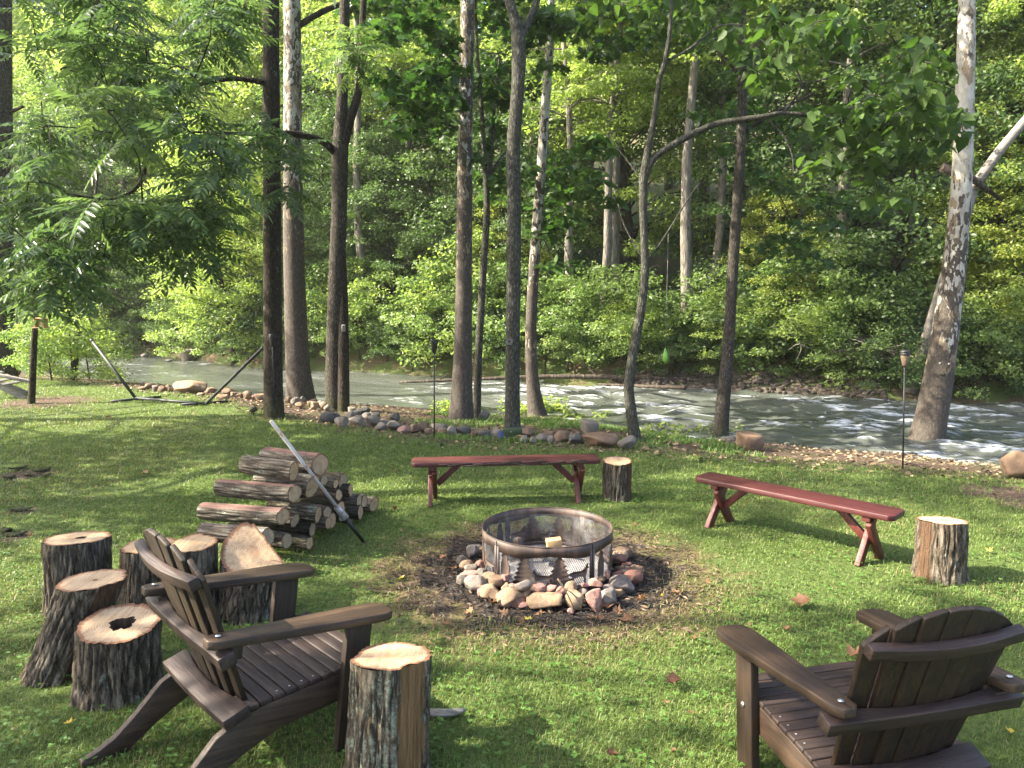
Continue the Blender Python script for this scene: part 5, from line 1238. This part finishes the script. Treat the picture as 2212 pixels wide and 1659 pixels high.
for i, (x, y, w, h, mk_, lab) in enumerate([(1245, 684, 105, 62, 'st_grey', 'grey boulder standing out of the water at the far bank'), (965, 679, 52, 20, 'st_white', 'small white rock in the water left of the far grey boulder'), (845, 689, 92, 13, 'st_tan', 'flat tan rock breaking the water far left'), (1130, 716, 56, 13, 'st_blue', 'low dark rock in the water before the far grey boulder'), (1605, 714, 100, 36, 'st_brown', 'long brown rock at the far waterline left of the dark straight trunk')]):
    stone(x*.3224, 548.6+y*.3224, w*.3224, h*.3224*1.2, mk_, lab, 190+i, None, name='boulder', z=WATER_Z, sink=.2)
stone(1620, 957, 64, 34, 'st_brown', 'round brown boulder right of the straight grey trunk', 204, None, name='boulder')
stone(1576, 950, 40, 10, 'st_grey', 'flat grey stone between the straight grey trunk and the round boulder', 205, None)
stone(1700, 961, 16, 10, 'st_blue', 'small dark rock in the rapids right of the round boulder', 206, None, z=-.5)
stone(1590, 949, 14, 9, 'st_blue', 'tiny dark rock at the water behind the round boulder', 207, None, z=-.45)
stone(2212, 1010, 78, 62, 'st_brown', 'large brown boulder cut by the right edge on the bank', 208, None, name='boulder')
stone(2212, 982, 40, 24, 'st_pink', 'pinkish boulder behind the large brown one at the right edge', 209, None, name='boulder')
stone(1760, 962, 60, 10, 'st_blue', 'flat wet slab at the waterline left of the right torch', 210, None)
stone(24, 806, 32, 20, 'st_pink', 'pinkish stone at the foot of the big left edge trunk', 211, None)
stone(6, 801, 20, 16, 'st_white', 'pale stone behind the weathered chair at the left edge', 212, None)
# cobbles on the far bank under the trees
cb = np.random.default_rng(77); Vc, Tc, n0 = [], [], 0
for i in range(800):
    x = 2.6+6.2*cb.random(); y = float(yf(x))-.15+.75*cb.random()**1.3; s = .035+.07*cb.random()
    V, F = ICO2[0][:42] if False else stone_lo[i % 6] if 'stone_lo' in globals() else (None, None)
    if V is None:
        stone_lo = []
        D, Fl = ico(2)
        for k in range(6):
            r = np.random.default_rng(500+k); nr = unit(r.standard_normal((8, 3))); hh = .7+.3*r.random(8)
            rad = (np.sum((np.maximum(D@nr.T, 0)/hh)**7, 1)+1e-3)**(-1/7); stone_lo.append((D*np.minimum(rad, 1.3)[:, None], Fl))
        V, F = stone_lo[0]
    Vc.append(V*[s, s*.8, s*.55]+[x, y, hz(x, y)+s*.2]); Tc.append(F+n0); n0 += len(V)
o = put('cobbles', mk('cobbles', np.concatenate(Vc), [np.concatenate(Tc)], M['cobble'], None, True), kind='stuff'); o['label'] = 'brown cobbles along the shaded far waterline'

# ------------------------------------------------------------------ torches, lights, hammock stand, feeder, small things
def torch(bx, by, tx, ty, label, tan):
    b = P(bx, by); top = PD(tx, ty, b[1]); h = top[2]; dx = top[0]-b[0]
    root = empty('garden_torch', (b[0], b[1], 0), label, 'torch', 'garden torches along the bank'); root.rotation_euler = (0, math.atan2(dx, h), 0)
    B().tube([(0, 0, -.05), (0, 0, h-.17)], .0095, 10).put('pole', M['black'], root, True)
    B().lathe([(.018, h-.185), (.026, h-.17), (.030, h-.16), (.046, h-.062), (.046, h-.058)], 20).put('cup', M['tan_cup'] if tan else M['black'], root, True)
    B().lathe([(.049, h-.060), (.050, h-.056), (.050, h-.030), (.048, h-.027)], 20).put('lens_band', M['black'], root, True)
    B().lathe([(.052, h-.028), (.054, h-.022), (.050, h-.010), (.022, h-.002), (.001, h)], 20).put('cap', M['black'], root, True)
torch(593, 906, 588, 721, 'black torch on a thin pole in front of the dark straight trunk', False)
torch(938, 941, 938, 733, 'black torch on a thin pole at the middle of the stone row', False)
torch(1950, 1013, 1955, 755, 'torch with brown cup and black cap at right by the leaning sycamore', True)
# hammock stand
h0, h1 = P(293, 860, .04), P(445, 872, .04); hx = unit(h1-h0); hn = np.array([-hx[1], hx[0], 0])
org = np.array([h0[0], h0[1], 0]); hs = empty('hammock_stand', tuple(org), 'empty dark green metal hammock stand on the lawn by the river', 'hammock stand')
ta, tb = PP(200, 738, h0, hn), PP(565, 754, h1, hn)
for nm, a_, b_, r_ in (('base_bar', h0, h1, .024), ('arm', h0, ta, .026), ('arm', h1, tb, .026)): B().tube(np.array([a_, b_])-org, r_, 10).put(nm, M['green_metal'], hs, True)
for a_, b_ in ((P(240, 867, .03), P(348, 857, .03)), (P(392, 874, .03), P(492, 867, .03))): B().tube(np.array([a_, b_])-org, .022, 10).put('foot_bar', M['green_metal'], hs, True)
for p, d_ in ((ta, ta-h0), (tb, tb-h1)):
    d_ = unit(d_); B().tube([p-org, p-org+d_*.05], [.028, .028], 10).put('end_cap', M['black'], hs, True)
# bird feeder on the thin trunk
f0 = ground_hit(68, 872); fd = PD(88, 698, f0[1]-.08)
fr = empty('bird_feeder', tuple(fd), 'small open wooden bird feeder fixed to the thin left trunk', 'bird feeder')
B().beam((-.12, 0, -.075), (.10, 0, -.075), .16, .016, (0, 1, 0)).put('tray', M['plywood'], fr, bev=.002)
B().beam((-.10, 0, .085), (.12, 0, .075), .16, .014, (0, 1, 0)).put('roof', M['plywood'], fr, bev=.002)
for x, w in ((-.07, .035), (.055, .07)): B().beam((x, 0, -.066), (x, 0, .073), w, .13, (1, 0, 0)).put('side_panel', M['plywood'], fr, bev=.002)
# birdhouse on the furrowed tree
q0 = ground_hit(1107, 935); bh = PD(1100, 736, q0[1]-.14)
br = empty('birdhouse', tuple(bh), 'tiny grey birdhouse nailed to the furrowed grey trunk', 'birdhouse')
B().prism([(-.045, 0, -.06), (.045, 0, -.06), (.055, 0, .01), (0, 0, .055), (-.055, 0, .01)], (0, .06, 0)).put('front', M['grey_board'], br, bev=.003)
for s in (-1, 1): B().beam((0, .025, .062), (s*.075, .025, .0), .09, .010, (0, 1, 0)).put('roof_board', M['twig'], br)
B().tube([(0, -.002, -.01), (0, .004, -.01)], .016, 12).put('hole_shade_disc', M['char'], br)  # solid black disc stands in for the shade inside the entry hole
q1 = ground_hit(740, 905); b2 = PD(742, 708, q1[1]-.16)
br2 = empty('trail_camera', tuple(b2), 'small grey box strapped to the front stem of the forked tree', 'box')
B().beam((0, 0, -.06), (0, 0, .05), .06, .05, (1, 0, 0)).put('body', M['grey_board'], br2, bev=.006); B().tube([(0, -.03, .02), (0, -.024, .02)], .012, 10).put('lens', M['black'], br2)
# plaque and solar panel at the furrowed tree's foot
sp = P(1082, 952); o = empty('solar_light', (sp[0], sp[1]-.02, .0), 'small blue solar panel on a stake before the furrowed tree', 'solar light')
B().beam((0, .02, .03), (.0, .06, .12), .075, .012, (1, 0, 0)).put('panel', M['solar'], o, bev=.002); B().tube([(0, .04, -.04), (0, .04, .06)], .008, 8).put('stake', M['black'], o)
pl = P(1104, 948); o = empty('painted_fish', (pl[0], pl[1]+.02, .0), 'dark green leaf shaped plaque leaning at the furrowed tree foot', 'plaque')
fish = [(-.13, .09), (-.09, .13), (0, .15), (.09, .145), (.14, .16), (.15, .10), (.145, .06), (.09, .05), (0, .02), (-.08, .035)]
B().prism([(x, 0, z) for x, z in fish], (0, .018, 0)).put('board', M['plaque'], o, bev=.003); B().tube([(.0, -.003, .09), (.0, .001, .09)], .014, 10).put('badge', M['grey_board'], o)
sp = P(547, 897); o = empty('solar_spotlight', (sp[0], sp[1], 0), 'small black solar spotlight left of the dark straight trunk', 'solar light')
B().beam((-.03, 0, .06), (.05, 0, .10), .09, .07, (0, 1, 0)).put('housing', M['black'], o, bev=.006); B().tube([(0, 0, -.05), (0, 0, .07)], .01, 8).put('stake', M['black'], o); B().beam((-.04, 0, .112), (.045, 0, .145), .10, .008, (0, 1, 0)).put('solar_cell', M['solar'], o)
# green float hanging from the long limb
c0 = ground_hit(1372, 950); fl = PD(1437, 768, c0[1]+.1); tpz = PD(1437, 505, c0[1]+.1)
o = empty('hanging_float', tuple(fl), 'bright green pointed float hanging on a string before the far bank', 'float')
B().lathe([(.001, -.10), (.022, -.095), (.034, -.05), (.033, 0), (.022, .06), (.007, .10), (.002, .115)], 14).put('body', M['float'], o, True)
B().tube([(0, 0, .11), (0, 0, tpz[2]-fl[2])], .0022, 5).put('string', M['grey_twig'], o)
# face on the leaning sycamore
def on_trunk(px, py):
    z = PD(px, py, q13[0][1])[2]; j = np.argmin(np.abs(q13[:, 2]-z)); rr = r13[j]; p = PD(px, py, q13[0][1]-rr*.75); c = q13[j]
    v = p[:2]-c[:2]; v = v/np.linalg.norm(v)*(rr*1.0); return np.array([c[0]+v[0], c[1]+v[1], p[2]])
fc = on_trunk(1714, 1438) if False else on_trunk(2045, 800)
face = empty('tree_face', tuple(fc), 'two eyes, nose and mouth fixed on the leaning sycamore trunk', 'face ornament')
zz5 = lambda x, y: (1426.2+x*.3637, 658.3+y*.3637)
for x, y in ((1662, 347), (1703, 350)):
    p = on_trunk(*zz5(x, y))-fc; e = B().lathe([(.001, -.012), (.016, -.006), (.018, .002), (.012, .012), (.001, .017)], 12); o = e.put('eye', M['white_eye'], face, True, loc=tuple(p)); o.rotation_euler = (math.pi/2, 0, 0)
    B().lathe([(.001, .0), (.008, .0), (.006, .003), (.001, .004)], 10, (0, 0, .0155)).put('pupil', M['black'], o)
p = on_trunk(*zz5(1690, 372))-fc; B().lathe([(.012, -.03), (.024, -.022), (.018, .0), (.010, .03), (.002, .038)], 10).put('nose', M['bark_brown'], face, True, loc=tuple(p))
p = on_trunk(*zz5(1672, 408))-fc; B().tube(spline([(-.05, .0, .012), (-.02, -.02, -.004), (.02, -.02, -.004), (.05, .0, .010)], 9), [.006, .012, .015, .016, .017, .016, .015, .012, .006], 8).put('mouth', M['bark_brown'], face, True, loc=tuple(p))
# weathered chair at the left edge
ch = P(40, 862); o = empty('lounge_chair', (ch[0], ch[1], 0), 'weathered grey wooden chair mostly cut off by the left edge', 'chair')
def rel(px, py, z=None, Y=None): return (PD(px, py, Y) if Y else P(px, py, z))-np.array([ch[0], ch[1], 0])
B().beam(rel(75, 826, Y=ch[1]), rel(-60, 798, Y=ch[1]), .05, .09, (0, 0, 1)).put('armrest', M['grey_board'], o, bev=.004)
B().beam(rel(56, 862, Y=ch[1]+.05), rel(-70, 800, Y=ch[1]+.05), .09, .05, (0, 0, 1)).put('side_rail', M['grey_board'], o, bev=.004)
B().beam(rel(58, 850, Y=ch[1]+.6), rel(-70, 795, Y=ch[1]+.6), .09, .05, (0, 0, 1)).put('side_rail', M['grey_board'], o, bev=.004)
for k in range(6):
    a_ = rel(-70+14*k, 803+7.0*k, Y=ch[1]+.06); B().beam(a_+[0, -.05, .05], a_+[0, .62, .05], .07, .018, (1, 0, -.4)).put('slat', M['grey_board'], o, bev=.003)
# log lying in the river and driftwood
ra, rb_ = P(862, 826, -.56), P(1405, 821, -.42); rb2 = P(1560, 824, -.42); lr = empty('river_log', tuple(ra), 'long thin fallen log lying across the river to the far bank', 'log')
pts = spline([ra, ra*.72+rb_*.28+[0, 0, .06], ra*.4+rb_*.6+[0, 0, .12], rb_+[0, 0, .06], rb2], 22)-ra
B().tube(pts, np.linspace(.03, .085, 22), 10).put('trunk', M['log_river'], lr, True)
lb = B()
for t, dx, dz in ((8, .4, .25), (13, -.3, .3), (3, .3, .2)): limb(lb, pts[t], pts[t]+[dx, .1, dz], .03, .008, k=6)
lb.put('branch_stub', M['log_river'], lr, True)
ra, rb_ = P(1295, 832-2, -.50), P(1480, 838, -.30); o = B().tube(np.array([(0, 0, 0), rb_-ra]), [.03, .05], 9).put('driftwood', M['log_river'], smooth=True, loc=tuple(ra)); tag(o, 'shorter dark driftwood pole below the long river log', 'log')
# bleached dead trunk leaning at the right
da = PD(2100, 410, 16.9); db = PD(2222, 255, 16.9); dead = empty('dead_tree', tuple(da), 'bleached dead trunk leaning against the far wood at right', 'tree', None)
B().tube(np.array([(0, 0, 0), (db-da)*.5+[0, 0, .1], (db-da)*1.3]), [.12, .10, .09], 10).put('trunk', M['grey_board'], dead, True)
p0 = PD(2035, 362, 16.7)-da; p1 = PD(2165, 432, 16.7)-da; B().tube(np.array([p0, (p0+p1)/2+[0, 0, .1], p1]), [.10, .08, .03], 8).put('limb', M['log_river'], dead, True)
p0 = PD(2100, 410, 16.9)-da; p1 = np.array([-.5, 1.0, hz(da[0]-.5, 17.9)-da[2]]); B().tube(np.array([p0, p1]), [.12, .15], 10).put('lower_trunk', M['grey_board'], dead, True)
# grey brush heap on the far bank
bc = P(1885, 815, -.2); bo = empty('brush_heap', (bc[0], bc[1]-.2, hz(bc[0], bc[1])), 'tangled heap of dead grey twigs at the far waterline', 'brush heap'); tb_ = B(); r = np.random.default_rng(9)
for i in range(170):
    a_ = r.random()*6.28; l = .5+1.0*r.random(); c_ = r.standard_normal(3)*[.75, .35, .14]+[0, 0, .42]
    d_ = np.array([math.cos(a_), .5*math.sin(a_), .25*r.normal()])*l/2; m_ = r.standard_normal(3)*.10
    tb_.tube(spline([c_-d_, c_+m_, c_+d_+[0, 0, -.1]], 6), np.linspace(.012, .004, 6), 4, False)
tb_.put('twigs', M['grey_twig'], bo, kind) if False else tb_.put('twigs', M['grey_twig'], bo)
cs = r.standard_normal((60, 3))*[1.25, .4, .28]+[.35, -.25, .25]; put('regrowth', leaf_mesh('regrowth', [clump_leaves(cs, 70, .34, .085, LEAF4, base=.7)], M['lf_far_b']), bo, kind='stuff')

# ------------------------------------------------------------------ ground cover, leaves, grass
G_L = 'dry leaves scattered on the lawn'
LTP = leaf_templates = MAPLE
def dry_leaf(px, py, s, label, mat='dry_leaf', seed=0):
    r = np.random.default_rng(seed+900); b = P(px, py); b[2] = hz(b[0], b[1])
    V = MAPLE[0].copy(); V[:, :2] *= (.75+.5*r.random((len(V), 1))); V[:, 2] += (.2+.9*r.random())*(V[:, 1]**2)+(.2+.8*r.random())*(V[:, 0]-.4)**2+.09*r.standard_normal(len(V)); V[:, 1] *= .6+.5*r.random()
    a = r.random()*6.28; ex = np.array([[math.cos(a), math.sin(a), .15*r.normal()]]); ez = np.array([[.25*r.normal(), .25*r.normal(), 1.]])
    V2, Fs = place(V, MAPLE[1], np.zeros((1, 3)), ex, ez, np.array([s*.8]))
    o = put('fallen_leaf', mk('fallen_leaf', V2, Fs, M[mat], {'tint': np.full(len(V2), r.random())}), loc=(b[0], b[1], b[2]+.022+.12*s)); tag(o, label, 'leaf', G_L)
DL = [(1445, 1495, .13, 'large crumpled tan leaf on the grass in front of the right chair'), (1858, 1425, .15, 'curled tan leaf beside the right armrest'), (1745, 1318, .16, 'brown leaf cluster on the grass beyond the right chair'), (1063, 1312, .12, 'brown leaf at the left front foot of the fire ring'), (1085, 1330, .09, None), (1175, 1335, .08, None), (1340, 1330, .11, 'tan leaf right of the fire ring front'), (1365, 1345, .10, None), (1300, 1320, .08, None), (855, 1105, .11, 'red brown leaf between log pile and fire ring'), (1390, 1300, .08, None), (1452, 1290, .09, None), (985, 1235, .06, None), (850, 1020, .06, None), (1280, 1345, .07, None), (1120, 1350, .07, None), (240, 905, .12, None), (320, 1025, .10, None), (700, 1010, .05, None), (1530, 1270, .06, None), (1330, 1640, .06, None), (1300, 1340, .06, None), (1020, 1330, .08, None), (955, 1215, .07, None), (1500, 1390, .05, None), (1705, 1365, .06, None), (1440, 1530, .05, None)]
for i, (x, y, s, lab) in enumerate(DL): dry_leaf(x, y, s, lab or 'small dry brown leaf lying '+near_what(P(x, y)), seed=i)
r = np.random.default_rng(31)
for i in range(46):
    x, y = r.random()*2200, 900+r.random()**1.2*740
    yel = r.random() < .5
    dry_leaf(x, y, .035+.03*r.random(), ('tiny yellow leaf lying ' if yel else 'small dry brown leaf lying ')+near_what(P(x, y)), 'yellow_leaf' if yel else 'dry_leaf', 60+i)
# bark scraps at the left
for i, (x, y) in enumerate(((60, 1028), (20, 1035), (90, 1020), (45, 1106), (30, 1160), (15, 1150), (100, 1030), (40, 1015))):
    b = P(x, y); a_ = r.random()*6.28; l = .10+.12*r.random()
    o = B().prism([(l*math.cos(t)*.5, .035*math.sin(t), .012*math.cos(2*t)) for t in np.linspace(0, 6.28, 9)[:-1]], (0, 0, .012)).put('bark_scrap', M['bark_brown'], loc=(b[0], b[1], .02)); o.rotation_euler = (.1*r.normal(), .1*r.normal(), a_); tag(o, 'curled scrap of dark bark on the lawn at the left', 'bark', 'bark scraps on the left lawn')
o = B().prism([(.11*math.cos(t), .028*math.sin(t), .008*math.cos(2*t)) for t in np.linspace(0, 6.28, 13)[:-1]], (0, 0, .012)).put('bark_strip', M['grey_board'], loc=tuple(P(955, 1548)+[0, 0, .02])); tag(o, 'flat grey wood chip on the grass right of the lichen stump', 'wood chip')
# dry twigs over the front stones
fz = P(1185, 1262, .16); tw = empty('dry_branch', (fz[0], fz[1], 0), 'thin dry branch lying over the front stones of the fire ring', 'branch'); tb_ = B()
def zf(x, y, z): return P(822.8+x*.3224, 932.5+y*.3224, z)-np.array([fz[0], fz[1], 0])
tb_.tube(spline([zf(1183, 985, .27), zf(1225, 1045, .22), zf(1265, 1120, .15), zf(1300, 1200, .05)], 9), np.linspace(.006, .003, 9), 5)
tb_.tube(spline([zf(1225, 1045, .22), zf(1290, 1090, .19), zf(1330, 1150, .12), zf(1345, 1205, .05)], 8), np.linspace(.005, .0025, 8), 5)
tb_.tube(spline([zf(1110, 1075, .16), zf(1160, 1085, .17), zf(1215, 1040, .22)], 6), np.linspace(.003, .005, 6), 5)
tb_.tube(spline([zf(1300, 1100, .17), zf(1340, 1120, .14), zf(1375, 1110, .13)], 5), np.linspace(.003, .002, 5), 5)
tb_.put('stem', M['straw'], tw, True)
o = B().tube(spline([P(390, 1482, .02)-P(390, 1482), np.array([.06, .05, .03]), np.array([.13, .13, .05])], 8), np.linspace(.004, .006, 8), 5).put('twig', M['straw'], smooth=True, loc=tuple(P(390-130, 1482+10))); tag(o, 'bent dry twig on the grass beside the hollow stump', 'twig')
# chips, charcoal and needles on the soil round the ring
r = np.random.default_rng(5); n = 5200
a_ = r.random(n)*6.283; q = .50+.72*r.random(n)**1.2
pos = np.stack([FIRE[0]+q*np.cos(a_), FIRE[1]+q*np.sin(a_), .006+.014*r.random(n)], 1)
ex, ez = rand_leaf_axes(n, droop=0, r=r); ex[:, 2] *= .35
LN = (LEAF4[0]*[1, .35, 1], LEAF4[1]); V, Fs = place(LN[0], LN[1], pos, ex, ez, .02+.055*r.random(n)**2)
cc = np.array([(.02, .017, .015), (.07, .045, .03), (.12, .08, .048), (.18, .125, .075)])[np.clip((q-.5)/.72*2.2+r.standard_normal(n)*.9, 0, 3.99).astype(int)]
cc = np.concatenate([cc*(.7+.6*r.random((n, 1))), np.ones((n, 1))], 1)
m, nt, b = new_mat('ground_chips'); nt.links.new(attr(nt, 'col').outputs['Color'], b.inputs['Base Color']); b.inputs['Roughness'].default_value = .85; M['chips'] = m
o = put('bark_litter', mk('bark_litter', V, Fs, m, {'col': np.repeat(cc, 4, 0)}), kind='stuff'); o['label'] = 'charcoal crumbs, chips and dry straw around the fire ring'
# litter on the bank soil
n = 9000; bx = -9+16*r.random(n); by = yl(bx)-.5+(yn(bx)-yl(bx)+.4)*r.random(n)
pos = np.stack([bx, by, height(bx, by)+.01+.02*r.random(n)], 1); ex, ez = rand_leaf_axes(n, droop=0, r=r); ex[:, 2] *= .3
V, Fs = place(LEAF4[0], LEAF4[1], pos, ex, ez, .03+.06*r.random(n)**2)
cc = np.array([(.05, .035, .022), (.11, .075, .045), (.2, .14, .085), (.30, .21, .12)])[r.integers(0, 4, n)]*(.6+.6*r.random((n, 1)))
o = put('leaf_litter', mk('leaf_litter', V, Fs, M['chips'], {'col': np.repeat(np.concatenate([cc, np.ones((n, 1))], 1), 4, 0)}), kind='stuff'); o['label'] = 'brown leaf litter on the bank above the river'
# low plants on the bank
def weeds(label, px, py, n, rad, hgt, seed, leaf='lf_far_a'):
    b = ground_hit(px, py); r = np.random.default_rng(seed); root = empty('weed_clump', tuple(b), label, 'plant', None); bb = B(); cs = []
    for i in range(n):
        p = np.array([r.normal()*rad, r.normal()*rad*.6, 0]); t = p+[r.normal()*.08, r.normal()*.08, hgt*(.5+.7*r.random())]; limb(bb, p, t, .006, .003, r=r, k=4, n=4); cs += [t, (p+t)/2]
    bb.put('stem', M['twig'], root); put('foliage', leaf_mesh('foliage', [clump_leaves(cs, 9, .12, .09, OVAL, r=r, flat=.6, base=.6)], M[leaf]), root, kind='stuff')
weeds('leafy weeds at the foot of the pale peeling sycamore', 1188, 893, 22, .30, .28, 1); weeds('leafy weeds left of the pale peeling sycamore', 1125, 895, 10, .22, .25, 2)
weeds('small weeds left of the mottled sycamore foot', 955, 890, 8, .18, .22, 3); weeds('weeds on the bank left of the crooked slender tree', 1300, 915, 14, .35, .18, 4); weeds('weeds at the foot of the straight grey trunk', 1520, 942, 12, .3, .14, 5)
weeds('sparse weeds on the bank at the right of the stone row', 1430, 945, 10, .3, .16, 6)
for i, (px, py) in enumerate(((50, 835), (110, 825), (40, 800), (135, 820))):
    b = ground_hit(px, py); o = far_plant(SH, [['leafy dark bush beside the big left edge trunk', 'leafy dark bush left of the thin leaning tree', 'low dark bush behind the weathered chair', 'rounded dark bush at the foot of the thin leaning tree'][i]]*3, i % 3, b[0], b[1]+1.0, .55, i*1.7, 'bush', 'bush', 'bushes at the left edge of the lawn')

# grass: blades on the lawn, denser where the eye is near
def grass_field(n, y0, y1, L, w, seed):
    r = np.random.default_rng(seed)
    y = y0+(y1-y0)*r.random(int(n*1.0)); x = (r.random(len(y))*2-1)*(.70*y+.7)
    ok = y < yl(x)+.9*r.random(len(y))**2-.15+.5*(fbm(x*1.6, y*1.6, 5, 3)-.5)
    q = np.hypot(x-FIRE[0], y-FIRE[1])+.55*(fbm(x*3, y*3, 8, 3)-.5)
    keep = r.random(len(y)) < sstep(.72, 1.25, q)
    for c, rr in bare_spots: keep &= (np.hypot(x-c[0], y-c[1])+.3*(fbm(x*4, y*4, 1, 2)-.5)) > rr*.9*r.random(len(y))**.5
    thin = fbm(x*1.1, y*1.1, 2, 4); keep &= r.random(len(y)) < .35+1.3*sstep(.30, .62, thin)
    ok &= keep; x, y, q, thin = x[ok], y[ok], q[ok], thin[ok]; n = len(x); z = height(x, y)
    a = r.random(n)*6.283; lean = .35+.75*r.random(n); ln = L*(.45+.9*r.random(n)**1.5)*(.80+.4*fbm(x*2.2, y*2.2, 6, 3)); ww = w*(.7+.6*r.random(n))
    d = np.stack([np.cos(a), np.sin(a)], 1); s = np.stack([-np.sin(a), np.cos(a)], 1)
    b0 = np.stack([x, y, z-.004], 1); S = np.concatenate([s, np.zeros((n, 1))], 1)*ww[:, None]/2
    mid = b0+np.concatenate([d*(lean*ln*.28)[:, None], (ln*.55)[:, None]], 1); tip = b0+np.concatenate([d*(lean*ln*.95)[:, None], (ln*(1-.45*lean))[:, None]], 1)
    V = np.stack([b0-S, b0+S, mid+S*.8, mid-S*.8, tip], 1).reshape(-1, 3)
    k = np.arange(n)[:, None]*5; Q = k+np.array([[0, 1, 2, 3]]); T = k+np.array([[3, 2, 4]])
    g = np.clip(.5+.7*(fbm(x*.9+4, y*.9, 3, 4)-.5)+.22*r.standard_normal(n), 0, 1)[:, None]
    c = np.array([(.075, .120, .026)])*(1-g)+np.array([(.165, .225, .056)])*g
    dry = (r.random(n) < .05+.55*(1-sstep(.9, 1.5, q))+.22*sstep(.52, .68, fbm(x*.7, y*.7, 12, 3)))[:, None]
    c = np.where(dry, np.array([(.24, .19, .10)])*(.6+.6*r.random((n, 1))), c)
    return V, Q, T, np.repeat(np.concatenate([c, np.ones((n, 1))], 1), 5, 0)
def bank_grass(n, seed):
    r = np.random.default_rng(seed); x = -1.6+4.6*r.random(n); y = yl(x)+(yn(x)-yl(x))*r.random(n)
    ok = fbm(x*1.3, y*1.3, 31, 3) > .46; x, y = x[ok], y[ok]; n = len(x); z = height(x, y)
    a = r.random(n)*6.283; ln = .03+.07*r.random(n); d = np.stack([np.cos(a), np.sin(a)], 1); S = np.stack([-np.sin(a), np.cos(a), 0*a], 1)*.006
    b0 = np.stack([x, y, z-.005], 1); mid = b0+np.concatenate([d*(ln*.2)[:, None], (ln*.6)[:, None]], 1); tip = b0+np.concatenate([d*(ln*.6)[:, None], (ln*.9)[:, None]], 1)
    V = np.stack([b0-S, b0+S, mid+S*.8, mid-S*.8, tip], 1).reshape(-1, 3); k = np.arange(n)[:, None]*5
    c = np.array([(.10, .17, .035)])*(.6+.8*r.random((n, 1)))
    return V, k+np.array([[0, 1, 2, 3]]), k+np.array([[3, 2, 4]]), np.repeat(np.concatenate([c, np.ones((n, 1))], 1), 5, 0)
def clover(n, y0, y1, seed):
    r = np.random.default_rng(seed); y = y0+(y1-y0)*r.random(n); x = (r.random(n)*2-1)*(.70*y+.5)
    ok = (y < yl(x)-.2) & (np.hypot(x-FIRE[0], y-FIRE[1]) > 1.25) & (fbm(x*1.3, y*1.3, 21, 3) > .46); x, y = x[ok], y[ok]; n = len(x)
    a0 = r.random(n)*6.283; z = height(x, y)+.02+.022*r.random(n); Vs = []; n0 = 0
    s = .013+.008*r.random(n)
    pos = np.repeat(np.stack([x, y, z], 1), 3, 0); a = np.repeat(a0, 3)+np.tile([0, 2.09, 4.19], n)
    ex = np.stack([np.cos(a), np.sin(a), .15+0*a], 1); ez = np.repeat(np.stack([.3*r.standard_normal(n), .3*r.standard_normal(n), np.ones(n)], 1), 3, 0)
    V, Fs = place(OVAL[0]*[1, 1.5, 1], OVAL[1], pos, ex, ez, np.repeat(s, 3)*.95)
    c = np.array([(.085, .165, .035)])*(.7+.6*r.random((n, 1))); c = np.concatenate([c, np.ones((n, 1))], 1)
    return V, Fs[0], np.zeros((0, 3), int), np.repeat(np.repeat(c, 3, 0), 6, 0)
parts = [grass_field(200000, 1.8, 4.2, .034, .0034, 1), grass_field(180000, 4.0, 7.2, .034, .0050, 2), grass_field(120000, 7.0, 11, .038, .0080, 3), grass_field(70000, 10.8, 18, .048, .012, 4), clover(9000, 1.8, 8.0, 5), bank_grass(17000, 6)]
n0 = 0; VV, QQ, TT, CC = [], [], [], []
for V, Q, T, c in parts:
    VV.append(V); QQ.append(Q+n0); CC.append(c)
    if len(T): TT.append(T+n0)
    n0 += len(V)
o = put('grass', mk('grass', np.concatenate(VV), [np.concatenate(QQ), np.concatenate(TT)], M['grass'], {'col': np.concatenate(CC)}), kind='stuff'); o['label'] = 'short lawn grass with clover and dry blades'

# look-alikes that still share a label are told apart by their order across the picture
ORD = ['leftmost', 'second from left', 'third from left', 'fourth from left', 'fifth from left', 'sixth from left', 'seventh from left', 'eighth from left']
same = {}
for o in COL.objects:
    if o.parent is None and o.get('group') in ('trees of the wooded far bank', 'bushes along the far waterline', 'dry leaves scattered on the lawn', 'stones heaped round the fire ring', 'stones edging the lawn by the river', 'stones on the left bank', 'bark scraps on the left lawn'): same.setdefault(o['label'], []).append(o)
for lab, os_ in same.items():
    if 1 < len(os_) <= 8:
        for q, o in zip(ORD, sorted(os_, key=lambda o: o.location.x/max(o.location.y, 1))):
            t = lab+', '+q if len((lab+', '+q).split()) <= 16 else lab.replace('lying ', '').replace('low in the heap ', '').replace('in the lawn edging row ', 'in the row ')+', '+q
            o['label'] = t if len(t.split()) <= 16 else lab

hb = B(); hb.beam((-76, 48, 22.2), (76, 48, 22.2), 50.0, 136.0, (0, 0, 1))
m = bpy.data.materials.new('haze'); m.use_nodes = True; nt = m.node_tree; nt.nodes.remove(nt.nodes['Principled BSDF'])
pv = nt.nodes.new('ShaderNodeVolumePrincipled'); pv.inputs['Color'].default_value = (.95, .97, .93, 1); pv.inputs['Density'].default_value = .0005; pv.inputs['Anisotropy'].default_value = .3
nt.links.new(pv.outputs[0], nt.nodes['Material Output'].inputs['Volume'])
hb.put('haze', m)['kind'] = 'stuff'
SC.cycles.volume_bounces = 1
